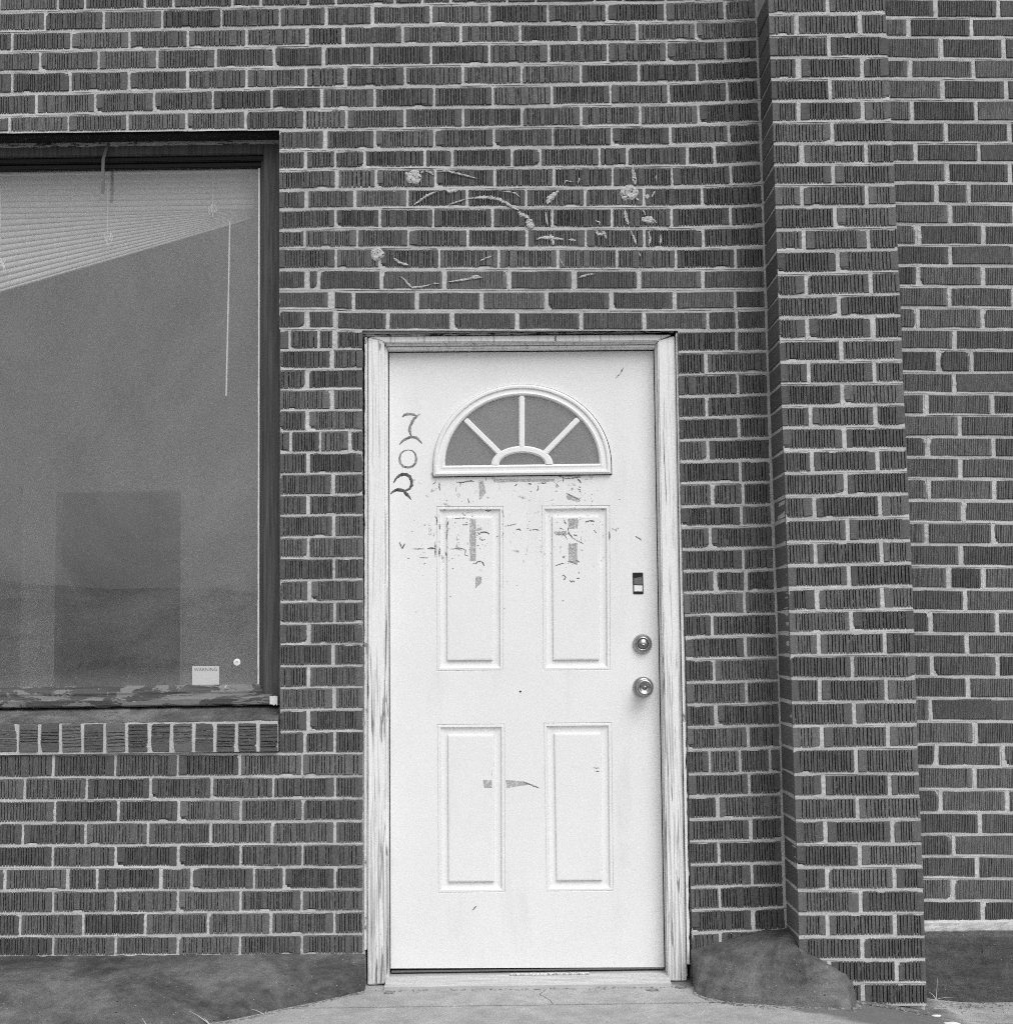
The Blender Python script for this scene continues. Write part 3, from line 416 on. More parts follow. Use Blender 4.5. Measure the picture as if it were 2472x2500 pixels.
F = {
 'door': [[-0.4013,2.1416],[0.5191,2.1359],[0.5095,0.0386],[-0.4097,0.0467]],
 'panels': [[[-0.2432,1.6021],[-0.0103,1.6004],[-0.0172,1.0332],[-0.2471,1.0341]],[[0.1202,1.5993],[0.3571,1.5982],[0.3487,1.0296],[0.116,1.0307]],[[-0.2473,0.8556],[-0.0153,0.8539],[-0.0215,0.2876],[-0.2498,0.2886]],[[0.1153,0.8549],[0.3494,0.8539],[0.3438,0.2868],[0.1155,0.2878]]],
 'fan': [[0.0575,1.7428],[-0.2104,1.7445],[0.3226,1.7406],[0.0589,1.9832],[-0.2555,1.7088],[0.37,1.7016],[0.0615,2.0232],[-0.2498,1.747],[0.366,1.74]],
 'fan_small': [[-0.0501,1.7443],[0.1644,1.7427],[0.0564,1.8075],[-0.0213,1.7439],[0.1376,1.7431],[0.0561,1.7839]],
 'munt': [[[0.0589,1.9832],[0.0563,1.8021]],[[-0.1385,1.9026],[-0.0175,1.7795]],[[0.2533,1.8993],[0.1329,1.7788]]],
 'seven': [[[-0.3583,1.9147],[-0.3506,1.9214],[-0.341,1.9248],[-0.3295,1.9254],[-0.318,1.9233],[-0.3075,1.9185]],[[-0.2959,1.9261],[-0.3075,1.9173],[-0.3162,1.9093],[-0.324,1.8959],[-0.3302,1.8825],[-0.3328,1.869],[-0.33,1.8554],[-0.3243,1.8457]],[[-0.3676,1.8193],[-0.357,1.8307],[-0.3455,1.8383],[-0.332,1.8435],[-0.3205,1.8447],[-0.3091,1.8416],[-0.2996,1.8328],[-0.2891,1.8211]]],
 'zero': [[[-0.339,1.7996],[-0.3247,1.7975],[-0.3143,1.7877],[-0.31,1.7704],[-0.3126,1.7531],[-0.3232,1.7417],[-0.3395,1.7384],[-0.3557,1.7421],[-0.3652,1.7538],[-0.3683,1.7692],[-0.364,1.7865],[-0.3534,1.7964],[-0.339,1.7996]]],
 'two': [[[-0.389,1.6859],[-0.3808,1.7002],[-0.3693,1.7106],[-0.3559,1.7152],[-0.3426,1.7131],[-0.3321,1.7053],[-0.3271,1.6918],[-0.3266,1.6764],[-0.3334,1.665],[-0.3468,1.6585],[-0.3563,1.658]],[[-0.3999,1.6467],[-0.3916,1.6553],[-0.3792,1.6603],[-0.3658,1.6607],[-0.3544,1.6576],[-0.3469,1.6479],[-0.3374,1.6382],[-0.3289,1.6266]]],
 'deadbolt': [0.4593,1.1189],
 'deadbolt_r': 0.033098862005538375,
 'knob': [0.4596,0.9719],
 'knob_r': 0.03537282962423949,
 'plate': [[0.4311,1.3635],[0.4668,1.363],[0.4665,1.2895],[0.4316,1.29]],
 'plate_w': [[0.4348,1.32],[0.4633,1.3184],[0.4624,1.2985],[0.4348,1.2989]],
 'peep': [0.039,0.9619],
 'tape': [[[-0.1276,1.5551],[-0.1065,1.5548],[-0.1071,1.4114],[-0.1281,1.4116]],[[-0.1088,1.3582],[-0.0878,1.3568],[-0.0891,1.3358],[-0.1104,1.3162]],[[-0.0938,1.6898],[-0.0794,1.6885],[-0.0698,1.6469],[-0.0935,1.6204]],[[0.212,1.5538],[0.2442,1.5534],[0.2435,1.5177],[0.2125,1.5182]],[[0.2116,1.467],[0.2427,1.4677],[0.2413,1.3933],[0.2116,1.4026]],[[-0.0418,1.6947],[0.1676,1.693],[0.1685,1.6829],[-0.0419,1.6824]],[[0.1779,1.5097],[0.2057,1.5116],[0.2055,1.4982],[0.1677,1.4965]],[[0.2057,1.6432],[0.2564,1.6168],[0.2507,1.6102],[0.2109,1.6208]],[[-0.0925,0.6655],[-0.0597,0.6638],[-0.0601,0.6372],[-0.0896,0.6396]],[[-0.0145,0.6645],[0.0432,0.6592],[0.0627,0.6473],[-0.0129,0.6366]],[[0.2304,1.719],[0.2504,1.7187],[0.259,1.6984],[0.1988,1.697]]],
 'scr': [[[-0.2532,1.6785],[-0.2431,1.6862]],[[-0.2308,1.6849],[-0.231,1.6693],[-0.2289,1.6569]],[[-0.1718,1.6848],[-0.1596,1.684],[-0.1484,1.6843],[-0.1362,1.6877],[-0.1195,1.6879],[-0.1106,1.6851]],[[-0.1335,1.6288],[-0.1302,1.6209],[-0.1277,1.612]],[[-0.2111,1.5417],[-0.2056,1.5327],[-0.2021,1.5483],[-0.1988,1.5516]],[[-0.1798,1.558],[-0.162,1.56],[-0.1376,1.5603]],[[-0.1523,1.5371],[-0.1334,1.5369]],[[-0.2055,1.5416],[-0.2047,1.5149],[-0.2094,1.4883]],[[-0.1015,1.5113],[-0.0949,1.5023],[-0.0893,1.5089],[-0.0782,1.5098],[-0.0671,1.5081],[-0.0594,1.5029]],[[-0.0961,1.4934],[-0.0896,1.4855],[-0.0807,1.4821]],[[-0.1183,1.4015],[-0.1072,1.4025],[-0.0993,1.409],[-0.0905,1.41],[-0.0839,1.4044],[-0.0785,1.3932]],[[-0.2741,1.4536],[-0.2651,1.459],[-0.2496,1.4577]],[[-0.2009,1.4537],[-0.1809,1.4534],[-0.1676,1.4566],[-0.1432,1.4518],[-0.1445,1.4318],[-0.1324,1.4283]],[[-0.2475,1.5678],[-0.2398,1.5577],[-0.2422,1.5377]],[[-0.2322,1.5375],[-0.2317,1.5219]],[[-0.233,1.4597],[-0.2333,1.4264]],[[-0.2466,1.4754],[-0.247,1.4254]],[[-0.212,1.4438],[-0.2056,1.4216]],[[-0.0561,1.4995],[-0.0544,1.4617],[-0.0558,1.4373]],[[-0.008,1.53],[0.0109,1.532],[0.0332,1.5373]],[[0.0307,1.5162],[0.0419,1.52],[0.0495,1.5137]],[[0.0773,1.5144],[0.0996,1.5175],[0.115,1.5128]],[[-0.0739,1.5856],[-0.0628,1.5843],[-0.0506,1.5868]],[[0.1098,1.677],[0.141,1.6781]],[[0.0752,1.6752],[0.0886,1.6757]],[[0.0295,1.6702],[0.0396,1.6763]],[[0.1108,1.6691],[0.1117,1.6579],[0.106,1.6502]],[[0.1811,1.7017],[0.1988,1.697],[0.1974,1.6791]],[[0.1998,1.6914],[0.23,1.6939],[0.259,1.6962]],[[0.2466,1.6919],[0.2543,1.6828],[0.2597,1.676]],[[0.1729,1.6761],[0.1827,1.6637]],[[0.2506,1.6639],[0.2583,1.6608]],[[0.2449,1.6561],[0.2582,1.6519]],[[0.2514,1.6475],[0.258,1.6436]],[[0.2057,1.6428],[0.2289,1.6306],[0.2553,1.6162]],[[0.1953,1.554],[0.2007,1.5428],[0.2061,1.5349]],[[0.2114,1.5215],[0.2133,1.5026],[0.2264,1.4868],[0.2439,1.4755],[0.2648,1.4652]],[[0.1677,1.4976],[0.1955,1.4983],[0.202,1.4916],[0.2085,1.4804]],[[0.2705,1.5341],[0.2751,1.5418],[0.2896,1.545],[0.3039,1.5414]],[[0.2299,1.4968],[0.2431,1.4921]],[[0.1897,1.4195],[0.1997,1.4227]],[[0.166,1.391],[0.1782,1.3953],[0.196,1.3995]],[[0.2083,1.4049],[0.2249,1.4024],[0.2358,1.3956]],[[0.2361,1.4089],[0.2493,1.4025]],[[0.3001,1.5114],[0.3131,1.4968],[0.3138,1.4745],[0.3101,1.4546],[0.312,1.4368]],[[0.1853,1.3542],[0.1931,1.3585],[0.2007,1.3496],[0.1928,1.3419],[0.2006,1.3429]],[[0.2127,1.3406],[0.2193,1.3349],[0.226,1.3382],[0.2303,1.3337]],[[0.2383,1.3458],[0.2483,1.3472]],[[0.2442,1.3689],[0.2486,1.3633]],[[0.3544,1.5073],[0.3539,1.4806]],[[0.4156,2.0813],[0.403,2.059],[0.3859,2.0402]],[[-0.0579,0.704],[-0.0615,0.6781]],[[0.2836,0.7014],[0.3052,0.6991]],[[0.2899,0.6896],[0.305,0.6881]],[[0.0432,0.6572],[0.0693,0.6472],[0.0986,0.6351]],[[-0.1191,0.2456],[-0.1336,0.2305]],[[0.4428,1.4901],[0.4644,1.4751]],[[-0.371,1.4798],[-0.3612,1.4576],[-0.3511,1.4741]],[[-0.3246,1.4558],[-0.2847,1.4552]],[[-0.2747,1.4564],[-0.2481,1.4561]],[[-0.3016,1.4248],[-0.2716,1.4244]]],
 'casingL': [[-0.4694,2.1872],[-0.4143,2.1864],[-0.4221,0.0166],[-0.482,0.0041]],
 'casingR': [[0.5289,2.1506],[0.5889,2.1784],[0.5766,-0.0165],[0.5144,-0.0051]],
 'casingT': [[-0.4694,2.1872],[0.5324,2.1806],[0.5319,2.1591],[-0.4144,2.1664]],
 'thresh': [[-0.425,0.014],[0.523,0.0015]],
 'rowlock': [[[[-1.705,0.8826],[-1.6486,0.7879]]],[[[-1.6378,0.8817],[-1.577,0.7869]]],[[[-1.5661,0.8807],[-1.5061,0.786]]],[[[-1.495,0.8798],[-1.4332,0.785]]],[[[-1.422,0.8788],[-1.3584,0.784]]],[[[-1.3471,0.8778],[-1.2849,0.783]]],[[[-1.2735,0.8768],[-1.2095,0.782]]],[[[-1.1979,0.8758],[-1.1353,0.781]]],[[[-1.1236,0.8748],[-1.0612,0.78]]],[[[-1.0494,0.8738],[-0.9896,0.7791]]],[[[-0.9777,0.8728],[-0.9181,0.7781]]],[[[-0.906,0.8719],[-0.8459,0.7772]]],[[[-0.8337,0.8709],[-0.775,0.7762]]]],
 'strip': [[-1.381,2.9128],[-1.3944,2.8885],[-1.4042,2.8466],[-1.4051,2.8116],[-1.4063,2.7244]],
 'sticker': [[-1.0936,1.0627],[-1.0001,1.0614],[-0.9999,0.9932],[-1.0932,0.9944]],
 'round': [-0.9387,1.0739],
 'blind': [[-1.8236,2.7295],[-0.8714,2.7163],[-1.8186,2.4342],[-0.8714,2.7026],[-1.8253,2.8331],[-0.8715,2.8306]],
 'wand': [[-0.9829,2.6558],[-0.9866,2.4154],[-0.9941,2.0184]],
 'ladder': [[-1.8152,2.8861],[-1.8086,2.4918],[-1.4281,2.8808],[-1.425,2.5801],[-1.047,2.8755],[-1.0462,2.6869]],
 'doorway': [[-2.4695,1.977],[-1.7862,1.9677],[-2.455,0.9018]],
 'wmark': [[[-1.0242,1.1835],[-1.0208,1.1681],[-1.0174,1.1547]],[[-1.2137,1.0378],[-1.209,1.0244]],[[-1.3137,1.0291],[-1.315,1.0192]],[[-1.3972,1.0336],[-1.3958,1.0269]],[[-1.4952,1.0316],[-1.499,1.0117]],[[-0.9978,1.2813],[-0.9944,1.2699]],[[-1.7096,1.7177],[-1.7011,1.6938],[-1.6927,1.67]]],
 'glue_lines': [[[[-0.2809,2.754],[-0.2689,2.7645],[-0.2511,2.7582],[-0.2363,2.7473]],22],[[[-0.2243,2.7578],[-0.1916,2.7619],[-0.1678,2.7555],[-0.1323,2.7459],[-0.0878,2.7331]],18],[[[-0.3055,2.6425],[-0.2816,2.6597],[-0.2577,2.6776],[-0.225,2.6894]],24],[[[-0.1952,2.695],[-0.1804,2.6872],[-0.1507,2.6914]],30],[[[-0.1868,2.6417],[-0.1511,2.6534],[-0.1243,2.6606]],16],[[[-0.1183,2.662],[-0.0797,2.6661],[-0.05,2.6657],[-0.0144,2.6591],[0.0092,2.6481],[0.0327,2.6311],[0.0562,2.6187]],34],[[[0.0562,2.6156],[0.062,2.6034],[0.0797,2.6001],[0.0914,2.5879]],42],[[[0.0854,2.5849],[0.0941,2.5727],[0.0998,2.5544]],80],[[[-0.0081,2.687],[0.0275,2.6843],[0.0482,2.678],[0.0613,2.6641]],16],[[[0.1545,2.6385],[0.1622,2.6567],[0.1817,2.6716]],36],[[[0.1495,2.6083],[0.1507,2.587],[0.1562,2.5627]],14],[[[-0.378,2.4568],[-0.3604,2.4415],[-0.3264,2.4305]],26],[[[-0.0794,2.4406],[-0.0585,2.4524],[-0.0333,2.459]],18],[[[-0.3563,2.3917],[-0.3401,2.3795],[-0.3225,2.3582],[-0.3137,2.3521],[-0.2812,2.3546],[-0.2487,2.3617]],20],[[[-0.2486,2.3656],[-0.2176,2.3643]],12],[[[-0.1895,2.3699],[-0.157,2.374],[-0.1126,2.3794],[-0.0727,2.3848]],22],[[[-0.1126,2.3824],[-0.0948,2.3896],[-0.08,2.3864]],24],[[[-0.3765,2.6884],[-0.3644,2.7095]],24],[[[0.1555,2.6385],[0.1617,2.6567],[0.1798,2.6716],[0.1949,2.6866]],48],[[[0.2146,2.7107],[0.2222,2.7212],[0.2489,2.7157]],12],[[[0.2621,2.71],[0.2699,2.7312]],18],[[[0.4535,2.7652],[0.4557,2.7317],[0.4611,2.7042]],44],[[[0.4602,2.6617],[0.4703,2.6463]],18],[[[0.4944,2.6642],[0.5061,2.6565]],60],[[[0.5166,2.6594],[0.5289,2.6805]],16],[[[0.1491,2.6113],[0.1502,2.5871],[0.1558,2.5627]],18],[[[0.3221,2.5786],[0.3353,2.5724],[0.3321,2.5627]],22],[[[0.4222,2.6166],[0.4261,2.5893],[0.4344,2.5604]],28],[[[0.4844,2.6143],[0.4944,2.5944]],16],[[[0.5222,2.5789],[0.5323,2.5666]],18],[[[0.115,2.5149],[0.1359,2.5207],[0.1625,2.5203],[0.1862,2.517],[0.2113,2.5136]],30],[[[0.1612,2.5324],[0.1699,2.5172],[0.1739,2.4945]],34],[[[0.2261,2.5134],[0.2526,2.5085]],20],[[[0.3214,2.5453],[0.3285,2.5286],[0.3494,2.5344],[0.3579,2.5146]],36],[[[0.4414,2.5422],[0.4513,2.5194],[0.461,2.4905]],24],[[[0.511,2.5427],[0.5034,2.5337],[0.5089,2.5125],[0.5039,2.4869]],20],[[[0.5453,2.5271],[0.5424,2.4894]],16],[[[0.1939,2.4474],[0.2068,2.4216]],10],[[[0.4679,2.4663],[0.472,2.4496]],10],[[[0.2577,2.3773],[0.2726,2.3831],[0.2904,2.3889],[0.3156,2.3909]],20],[[[0.5331,2.7367],[0.5335,2.7123]],9]],
 'glue_blobs': [[[-0.3077,2.7422],0.027747960889979335,0.021906284913141578],[[0.4353,2.6772],0.03066879887839821,0.03066879887839821],[[0.5014,2.5777],0.024827122901560455,0.012267519551359284],[[-0.4342,2.4715],0.021687449157718624,0.023001840015762175]],
 'glue_w': 3423.675,
 'mound_wall': [[0.5889,0.1098],[0.6467,0.1247],[0.711,0.1394],[0.769,0.1574],[0.8333,0.1691],[0.9101,0.1725]],
 'mound_pier': [[0.9035,0.1554],[0.9366,0.1388],[0.9667,0.1247],[0.9966,0.1064],[1.0145,0.0912],[1.0505,0.0729],[1.074,0.0457],[1.0739,0.007],[1.0684,-0.0286]],
 'mound_foot': [[0.5753,-0.0611],[0.5812,-0.1371],[0.6158,-0.2002],[0.6638,-0.2459],[0.7191,-0.2771],[0.8218,-0.3057],[0.9363,-0.3278],[1.0388,-0.3331]],
 'frame': [[-1.7501,3.3967],[1.797,3.3471],[1.6442,-0.1431],[-1.691,-0.0992]]}

# ------------------------------------------------------------------ ground, road, hills
def ground_z(x):
    if x < .95: return 0.0
    t = min(1, (x-.95)/.6); return -.075*t*t*(3-2*t)
def sheet(name, x0, x1, ys, mat, parent=None, dz=0.0, nx=120, thick=.12, jit=0.0, seed=1):
    rng = random.Random(seed); bm = bmesh.new(); g = []
    for j, y in enumerate(ys):
        row = []
        for i in range(nx+1):
            x = x0+(x1-x0)*i/nx
            yy = y + (jit*noise.noise((x*9, j*3.1, 1.0)) if j in (0, len(ys)-1) else 0)
            row.append(bm.verts.new((x, yy, ground_z(x)+dz)))
        g.append(row)
    for j in range(len(ys)-1):
        for i in range(nx): bm.faces.new((g[j][i], g[j][i+1], g[j+1][i+1], g[j+1][i]))
    r = bmesh.ops.extrude_face_region(bm, geom=list(bm.faces))
    bmesh.ops.translate(bm, verts=[v for v in r['geom'] if isinstance(v, bmesh.types.BMVert)], vec=(0, 0, -thick))
    return bm_obj(name, bm, mat, parent)
walk = empty('sidewalk'); tag(walk, kind='structure')
sheet('slab', -6, 6, [.1, 0.0, -.1, -.242], M['walk'], walk, jit=.005, nx=400, seed=3)
for k, (a, b) in enumerate(((-6, -1.9), (-1.892, 1.9), (1.908, 6))):
    sheet('slab', a, b, [-.256, -.5, -1.2, -2.0, -2.9], M['walk'], walk, jit=.004 if k == 1 else 0, nx=200, seed=4)
dirt = box('joint_dirt', -6, .93, -.27, -.23, -.12, -.018, M['steel'], walk)
kerb = box('kerb', -60, 60, -3.06, -2.905, -.3, -.002, M['kerb']); tag(kerb, kind='structure')
road = mesh('road', [(-300, -13, -.14), (300, -13, -.14), (300, -3.06, -.14), (-300, -3.06, -.14)], [(0, 1, 2, 3)], M['asphalt']); tag(road, kind='structure')
kerb2 = box('kerb', -300, 300, -13.16, -13.0, -.3, -.01, M['kerb']); tag(kerb2, kind='structure')
g = mesh('ground', [(-3000, -3000, -.16), (3000, -3000, -.16), (3000, 3000, -.16), (-3000, 3000, -.16)], [(0, 1, 2, 3)], M['field']); tag(g, kind='structure')
hv, hf = [], []
NH = 160
for j in range(5):
    for i in range(NH+1):
        x = -900+1800*i/NH; y = -420-60*j
        h = (0, .5, 1, .75, 0)[j]*(19+15*noise.noise((x*.006, 3.3, 0))+7*noise.noise((x*.02, 1.3, 0))+2.5*noise.noise((x*.07, 8.3, 0)))
        hv.append((x, y, -.3+max(0, h)))
for j in range(4):
    for i in range(NH): hf.append((j*(NH+1)+i, j*(NH+1)+i+1, (j+1)*(NH+1)+i+1, (j+1)*(NH+1)+i))
hills = mesh('hills', hv, hf, M['hill'], None, True); tag(hills, kind='structure')

# a tree and a clipped hedge across the street, seen only as reflections in the glass
tree = empty('tree', (-10.3, -17.5, -.16)); tag(tree, 'leafy tree across the street, reflected at the edge of the window', 'tree')
TR = random.Random(3)
vs, fs = [], []
def limb(a, b, ra, rb, n=7):
    a, b = Vector(a), Vector(b); d = (b-a).normalized(); u = d.orthogonal().normalized(); v = d.cross(u); o0 = len(vs)
    for q, r_ in ((a, ra), (a.lerp(b, .5)+u*ra*.4, (ra+rb)/2), (b, rb)):
        for k in range(n): an = 2*math.pi*k/n; vs.append(q+u*r_*math.cos(an)+v*r_*math.sin(an))
    for i in range(2):
        for k in range(n): fs.append((o0+i*n+k, o0+i*n+(k+1) % n, o0+(i+1)*n+(k+1) % n, o0+(i+1)*n+k))
limb((-10.3, -17.5, -.2), (-10.2, -17.5, 2.0), .17, .12)
ends = []
for k in range(8):
    e = (-10.2+TR.uniform(-1.5, 1.5), -17.5+TR.uniform(-1.3, 1.3), TR.uniform(3.0, 5.2)); ends.append(e); limb((-10.2, -17.5, 1.7+.1*k), e, .07, .02, 5)
mesh('trunk', vs, fs, M['trunk'], tree)
lv, lf = [], []
for e in ends+[(-10.2, -17.5, 4.2), (-9.9, -17.3, 3.2)]:
    for _ in range(420):
        d = Vector((TR.gauss(0, 1), TR.gauss(0, 1), TR.gauss(0, .8))).normalized()*TR.uniform(.2, 1.0)**.5*.95
        c = Vector(e)+d; s1 = Vector((TR.gauss(0, 1), TR.gauss(0, 1), TR.gauss(0, 1))).normalized()*.1; s2 = s1.orthogonal().normalized()*.06
        o0 = len(lv); lv += [c-s1, c+s2, c+s1, c-s2]; lf.append((o0, o0+1, o0+2, o0+3))
mesh('crown', lv, lf, M['leaf'], tree)
hv2, hf2 = [], []
for _ in range(5200):
    x = TR.uniform(-9, -1.2); c = Vector((x, -15.2+TR.uniform(-.45, .45), TR.uniform(-.15, .82+.1*math.sin(x*2.1))))
    s1 = Vector((TR.gauss(0, 1), TR.gauss(0, 1), TR.gauss(0, 1))).normalized()*.075; s2 = s1.orthogonal().normalized()*.05
    o0 = len(hv2); hv2 += [c-s1, c+s2, c+s1, c-s2]; hf2.append((o0, o0+1, o0+2, o0+3))
hd = mesh('hedge', hv2, hf2, M['leaf']); tag(hd, 'low dark hedge across the street, reflected low in the window', 'hedge')
# ------------------------------------------------------------------ brick shapes
def brick_data(w, h, depth, style, seed):
    rng = random.Random(seed)
    xs = []                                    # (x, groove index or -1, kind)
    if style == 'scored':
        a = -w/2+rng.choice((.006, .014, .022, .028, .03)); b = w/2-rng.choice((.006, .012, .02, .026))
        if w < .13: a, b = -w/2+rng.choice((.004, .008, .014)), w/2-rng.choice((.004, .01, .016))
        pitch, hw, dep = (.0066, .0125), (.0024, .0044), (.008, .016)
    elif style == 'coarse':
        a, b = -w/2+rng.choice((.01, .022, .03)), w/2-rng.choice((.006, .015, .025))
        pitch, hw, dep = (.0075, .0135), (.0026, .0046), (.008, .016)
    else:
        a, b = -w/2+.004, w/2-rng.choice((.004, .012))
        pitch, hw, dep = (.0044, .0072), (.0014, .0024), (.003, .007)
    x = a
    cols = [(-w/2, 0, 0.0, 0), (-w/2+.0025, 0, 0.0, 0)]       # x, depth, scored, is groove
    while x < b-.004:
        q = rng.uniform(*hw); d = rng.uniform(*dep)
        if style == 'scored' and rng.random() < .12: x += rng.uniform(.004, .012); continue
        cols += [(x, 0, 1.0, 0), (x+q*.2, d, 1.0, 1), (x+q*.8, d*.9, 1.0, 1), (x+q, 0, 1.0, 0)]
        x += max(q*1.5, rng.uniform(*pitch))
    cols += [(w/2-.0025, 0, 0.0, 0), (w/2, 0, 0.0, 0)]
    zs = [-h/2, -h/2+.002] + [-h/2+h*t for t in ((.12, .22, .36, .5, .64, .78, .88) if style != 'fine' else (.3, .5, .7))] + [h/2-.002, h/2]
    nx, nz = len(cols), len(zs)
    vs, sv = [], []
    ej = [rng.uniform(-.0008, .0008) for _ in range(4)]
    chips = [(sx*w/2, sz*h/2, rng.uniform(.006, .015), rng.uniform(.005, .012)) for sx in (-1, 1) for sz in (-1, 1) if rng.random() < .13]
    if style != 'fine' and rng.random() < .3: chips.append((rng.uniform(-.4, .4)*w, rng.choice((-1, 1))*h/2, rng.uniform(.008, .02), rng.uniform(.004, .007)))
    bow = (rng.uniform(-.0012, .0012), rng.uniform(-.0012, .0012), rng.uniform(0, 6), rng.uniform(0, 6))
    for j, z in enumerate(zs):
        for i, (x, d, s, gr) in enumerate(cols):
            edge = i in (0, nx-1) or j in (0, nz-1)
            y = 0.0
            xx, zz = x, z
            if gr:
                y = d*rng.uniform(.45, 1.1)
                if rng.random() < .17: y *= .1
                xx += rng.uniform(-.0004, .0004)
            else: y = rng.uniform(-.0004, .0005) if s else rng.uniform(-.0002, .0003)
            if edge:
                y += .0032
                if i == 0: xx += ej[0]+rng.uniform(0, .0022)
                if i == nx-1: xx -= ej[1]+rng.uniform(0, .0022)
                if j == 0: zz += rng.uniform(-.0004, .0013)+(.0025 if gr and rng.random() < .3 else 0)
                if j == nz-1: zz -= rng.uniform(-.0004, .0013)
                if i in (0, nx-1) and j in (0, nz-1):
                    xx *= 1-.0022/w*2; zz *= 1-.0018/h*2
            zz += (bow[0]*math.sin(bow[2]+x*30) if z < 0 else bow[1]*math.sin(bow[3]+x*34))*abs(z)*2/h
            for cx_, cz_, rx_, rz_ in chips:
                e = 1-math.hypot((x-cx_)/rx_, (z-cz_)/rz_)
                if e > 0: y += .003+.009*min(1, e*2)
            vs.append((xx, y, zz)); sv.append(s)
    fs = [(j*nx+i, j*nx+i+1, (j+1)*nx+i+1, (j+1)*nx+i) for j in range(nz-1) for i in range(nx-1)]
    per = [(0, i) for i in range(nx)]+[(j, nx-1) for j in range(1, nz)]+[(nz-1, i) for i in range(nx-2, -1, -1)]+[(j, 0) for j in range(nz-2, 0, -1)]
    base = len(vs)
    for j, i in per:
        v = vs[j*nx+i]; vs.append((cols[i][0], depth, zs[j])); sv.append(0.0)
    n = len(per)
    for k in range(n):
        a0 = per[k][0]*nx+per[k][1]; b0 = per[(k+1) % n][0]*nx+per[(k+1) % n][1]
        fs.append((a0, base+k, base+(k+1) % n, b0))
    return vs, fs, sv
def brick_mesh(name, w, h, depth, style, seed, mat):
    vs, fs, sv = brick_data(w, h, depth, style, seed)
    me = bpy.data.meshes.new(name); me.from_pydata(vs, [], fs)
    at = me.attributes.new('scored', 'FLOAT', 'POINT')
    at.data.foreach_set('value', sv)
    me.materials.append(mat); me.update()
    return me
H0 = .064
LIB = {}
def lib(style, cls, depth, seed0, n, mat):
    w = {'s': .198, 'h': .097, 't': .045}[cls]
    LIB[(style, cls, depth)] = [(w, brick_mesh('brick', w, H0, depth, style, seed0+k, mat)) for k in range(n)]
for cls, n in (('s', 18), ('h', 12), ('t', 4)):
    lib('scored', cls, .1, 100+ord(cls), n, M['brick'])
    lib('coarse', cls, .197, 300+ord(cls), n, M['brick'])
    lib('fine', cls, .1, 500+ord(cls), n, M['brick_fine'])
def cls_of(w): return 's' if w > .14 else ('h' if w > .06 else 't')
BR = random.Random(77)
def lay(b, y, style, depth, parent, frontjit=.0012):
    x, z, w, h, t, k = b[0]/1e4, b[1]/1e4, b[2]/1e4, b[3]/1e4, b[4]/1e4, b[5]
    w0, me = BR.choice(LIB[(style, cls_of(w), depth)])
    o = link('brick', me, None, parent)
    o.location = (x, y+BR.uniform(-frontjit, frontjit), z)
    o.rotation_euler = (BR.uniform(-.012, .012), -t+BR.uniform(-.002, .002), BR.uniform(-.006, .006))
    sx = w/w0*(1+BR.uniform(-.006, .006)); flip = BR.random() < .5
    o.scale = (sx, 1, h/H0*(1+BR.uniform(-.02, .02)))
    if flip: o.rotation_euler = (o.rotation_euler[0], -t+math.pi, o.rotation_euler[2]) if False else o.rotation_euler
    return o
def style_of(k): return {0: 'scored', 1: 'fine', 2: 'coarse', 3: 'fine'}[k]
def in_frame(b):
    x, z, w = b[0]/1e4, b[1]/1e4, b[2]/1e4
    lx = -1.75 if z > 1.7 else -1.72
    vis = min(x+w/2, 1.75)-max(x-w/2, lx)
    zt = 3.395-(x+1.75)*.014
    hh = b[3]/1e4; vz = min(z+hh/2, zt)-(z-hh/2)
    return max(0, vis)*max(0, min(vz, hh))
def joined(name, bricks, y, styles, depth, parent, mat, rough=()):
    """the bricks past the first 300, and those beyond the picture, as one part"""
    vs, fs, sv = [], [], []
    for n_, b in enumerate(bricks):
        x, z, w, h, t, k = b[0]/1e4, b[1]/1e4, b[2]/1e4, b[3]/1e4, b[4]/1e4, b[5]
        v, f, s = brick_data(w, h, depth, 'fine' if style_of(k) == 'fine' else 'scored', 9000+n_) if b in rough else \
            ([(sx*w/2*q, yy, sz*h/2*q2) for yy, q, q2 in ((.0035, 1, 1), (0, .975, .93)) for sx, sz in ((-1, -1), (1, -1), (1, 1), (-1, 1))], [(4, 5, 6, 7), (0, 1, 5, 4), (1, 2, 6, 5), (2, 3, 7, 6), (3, 0, 4, 7)], [1.0]*8)
        o0 = len(vs); yj = BR.uniform(-.001, .001)
        for p in v: vs.append((x+p[0], y+yj+p[1], z+p[2]+p[0]*t))
        fs += [tuple(i+o0 for i in q) for q in f]; sv += s
    me = bpy.data.meshes.new(name); me.from_pydata(vs, [], fs)
    at = me.attributes.new('scored', 'FLOAT', 'POINT'); at.data.foreach_set('value', sv); me.update()
    o = link(name, me, mat, parent); o['kind'] = 'stuff'
    return o

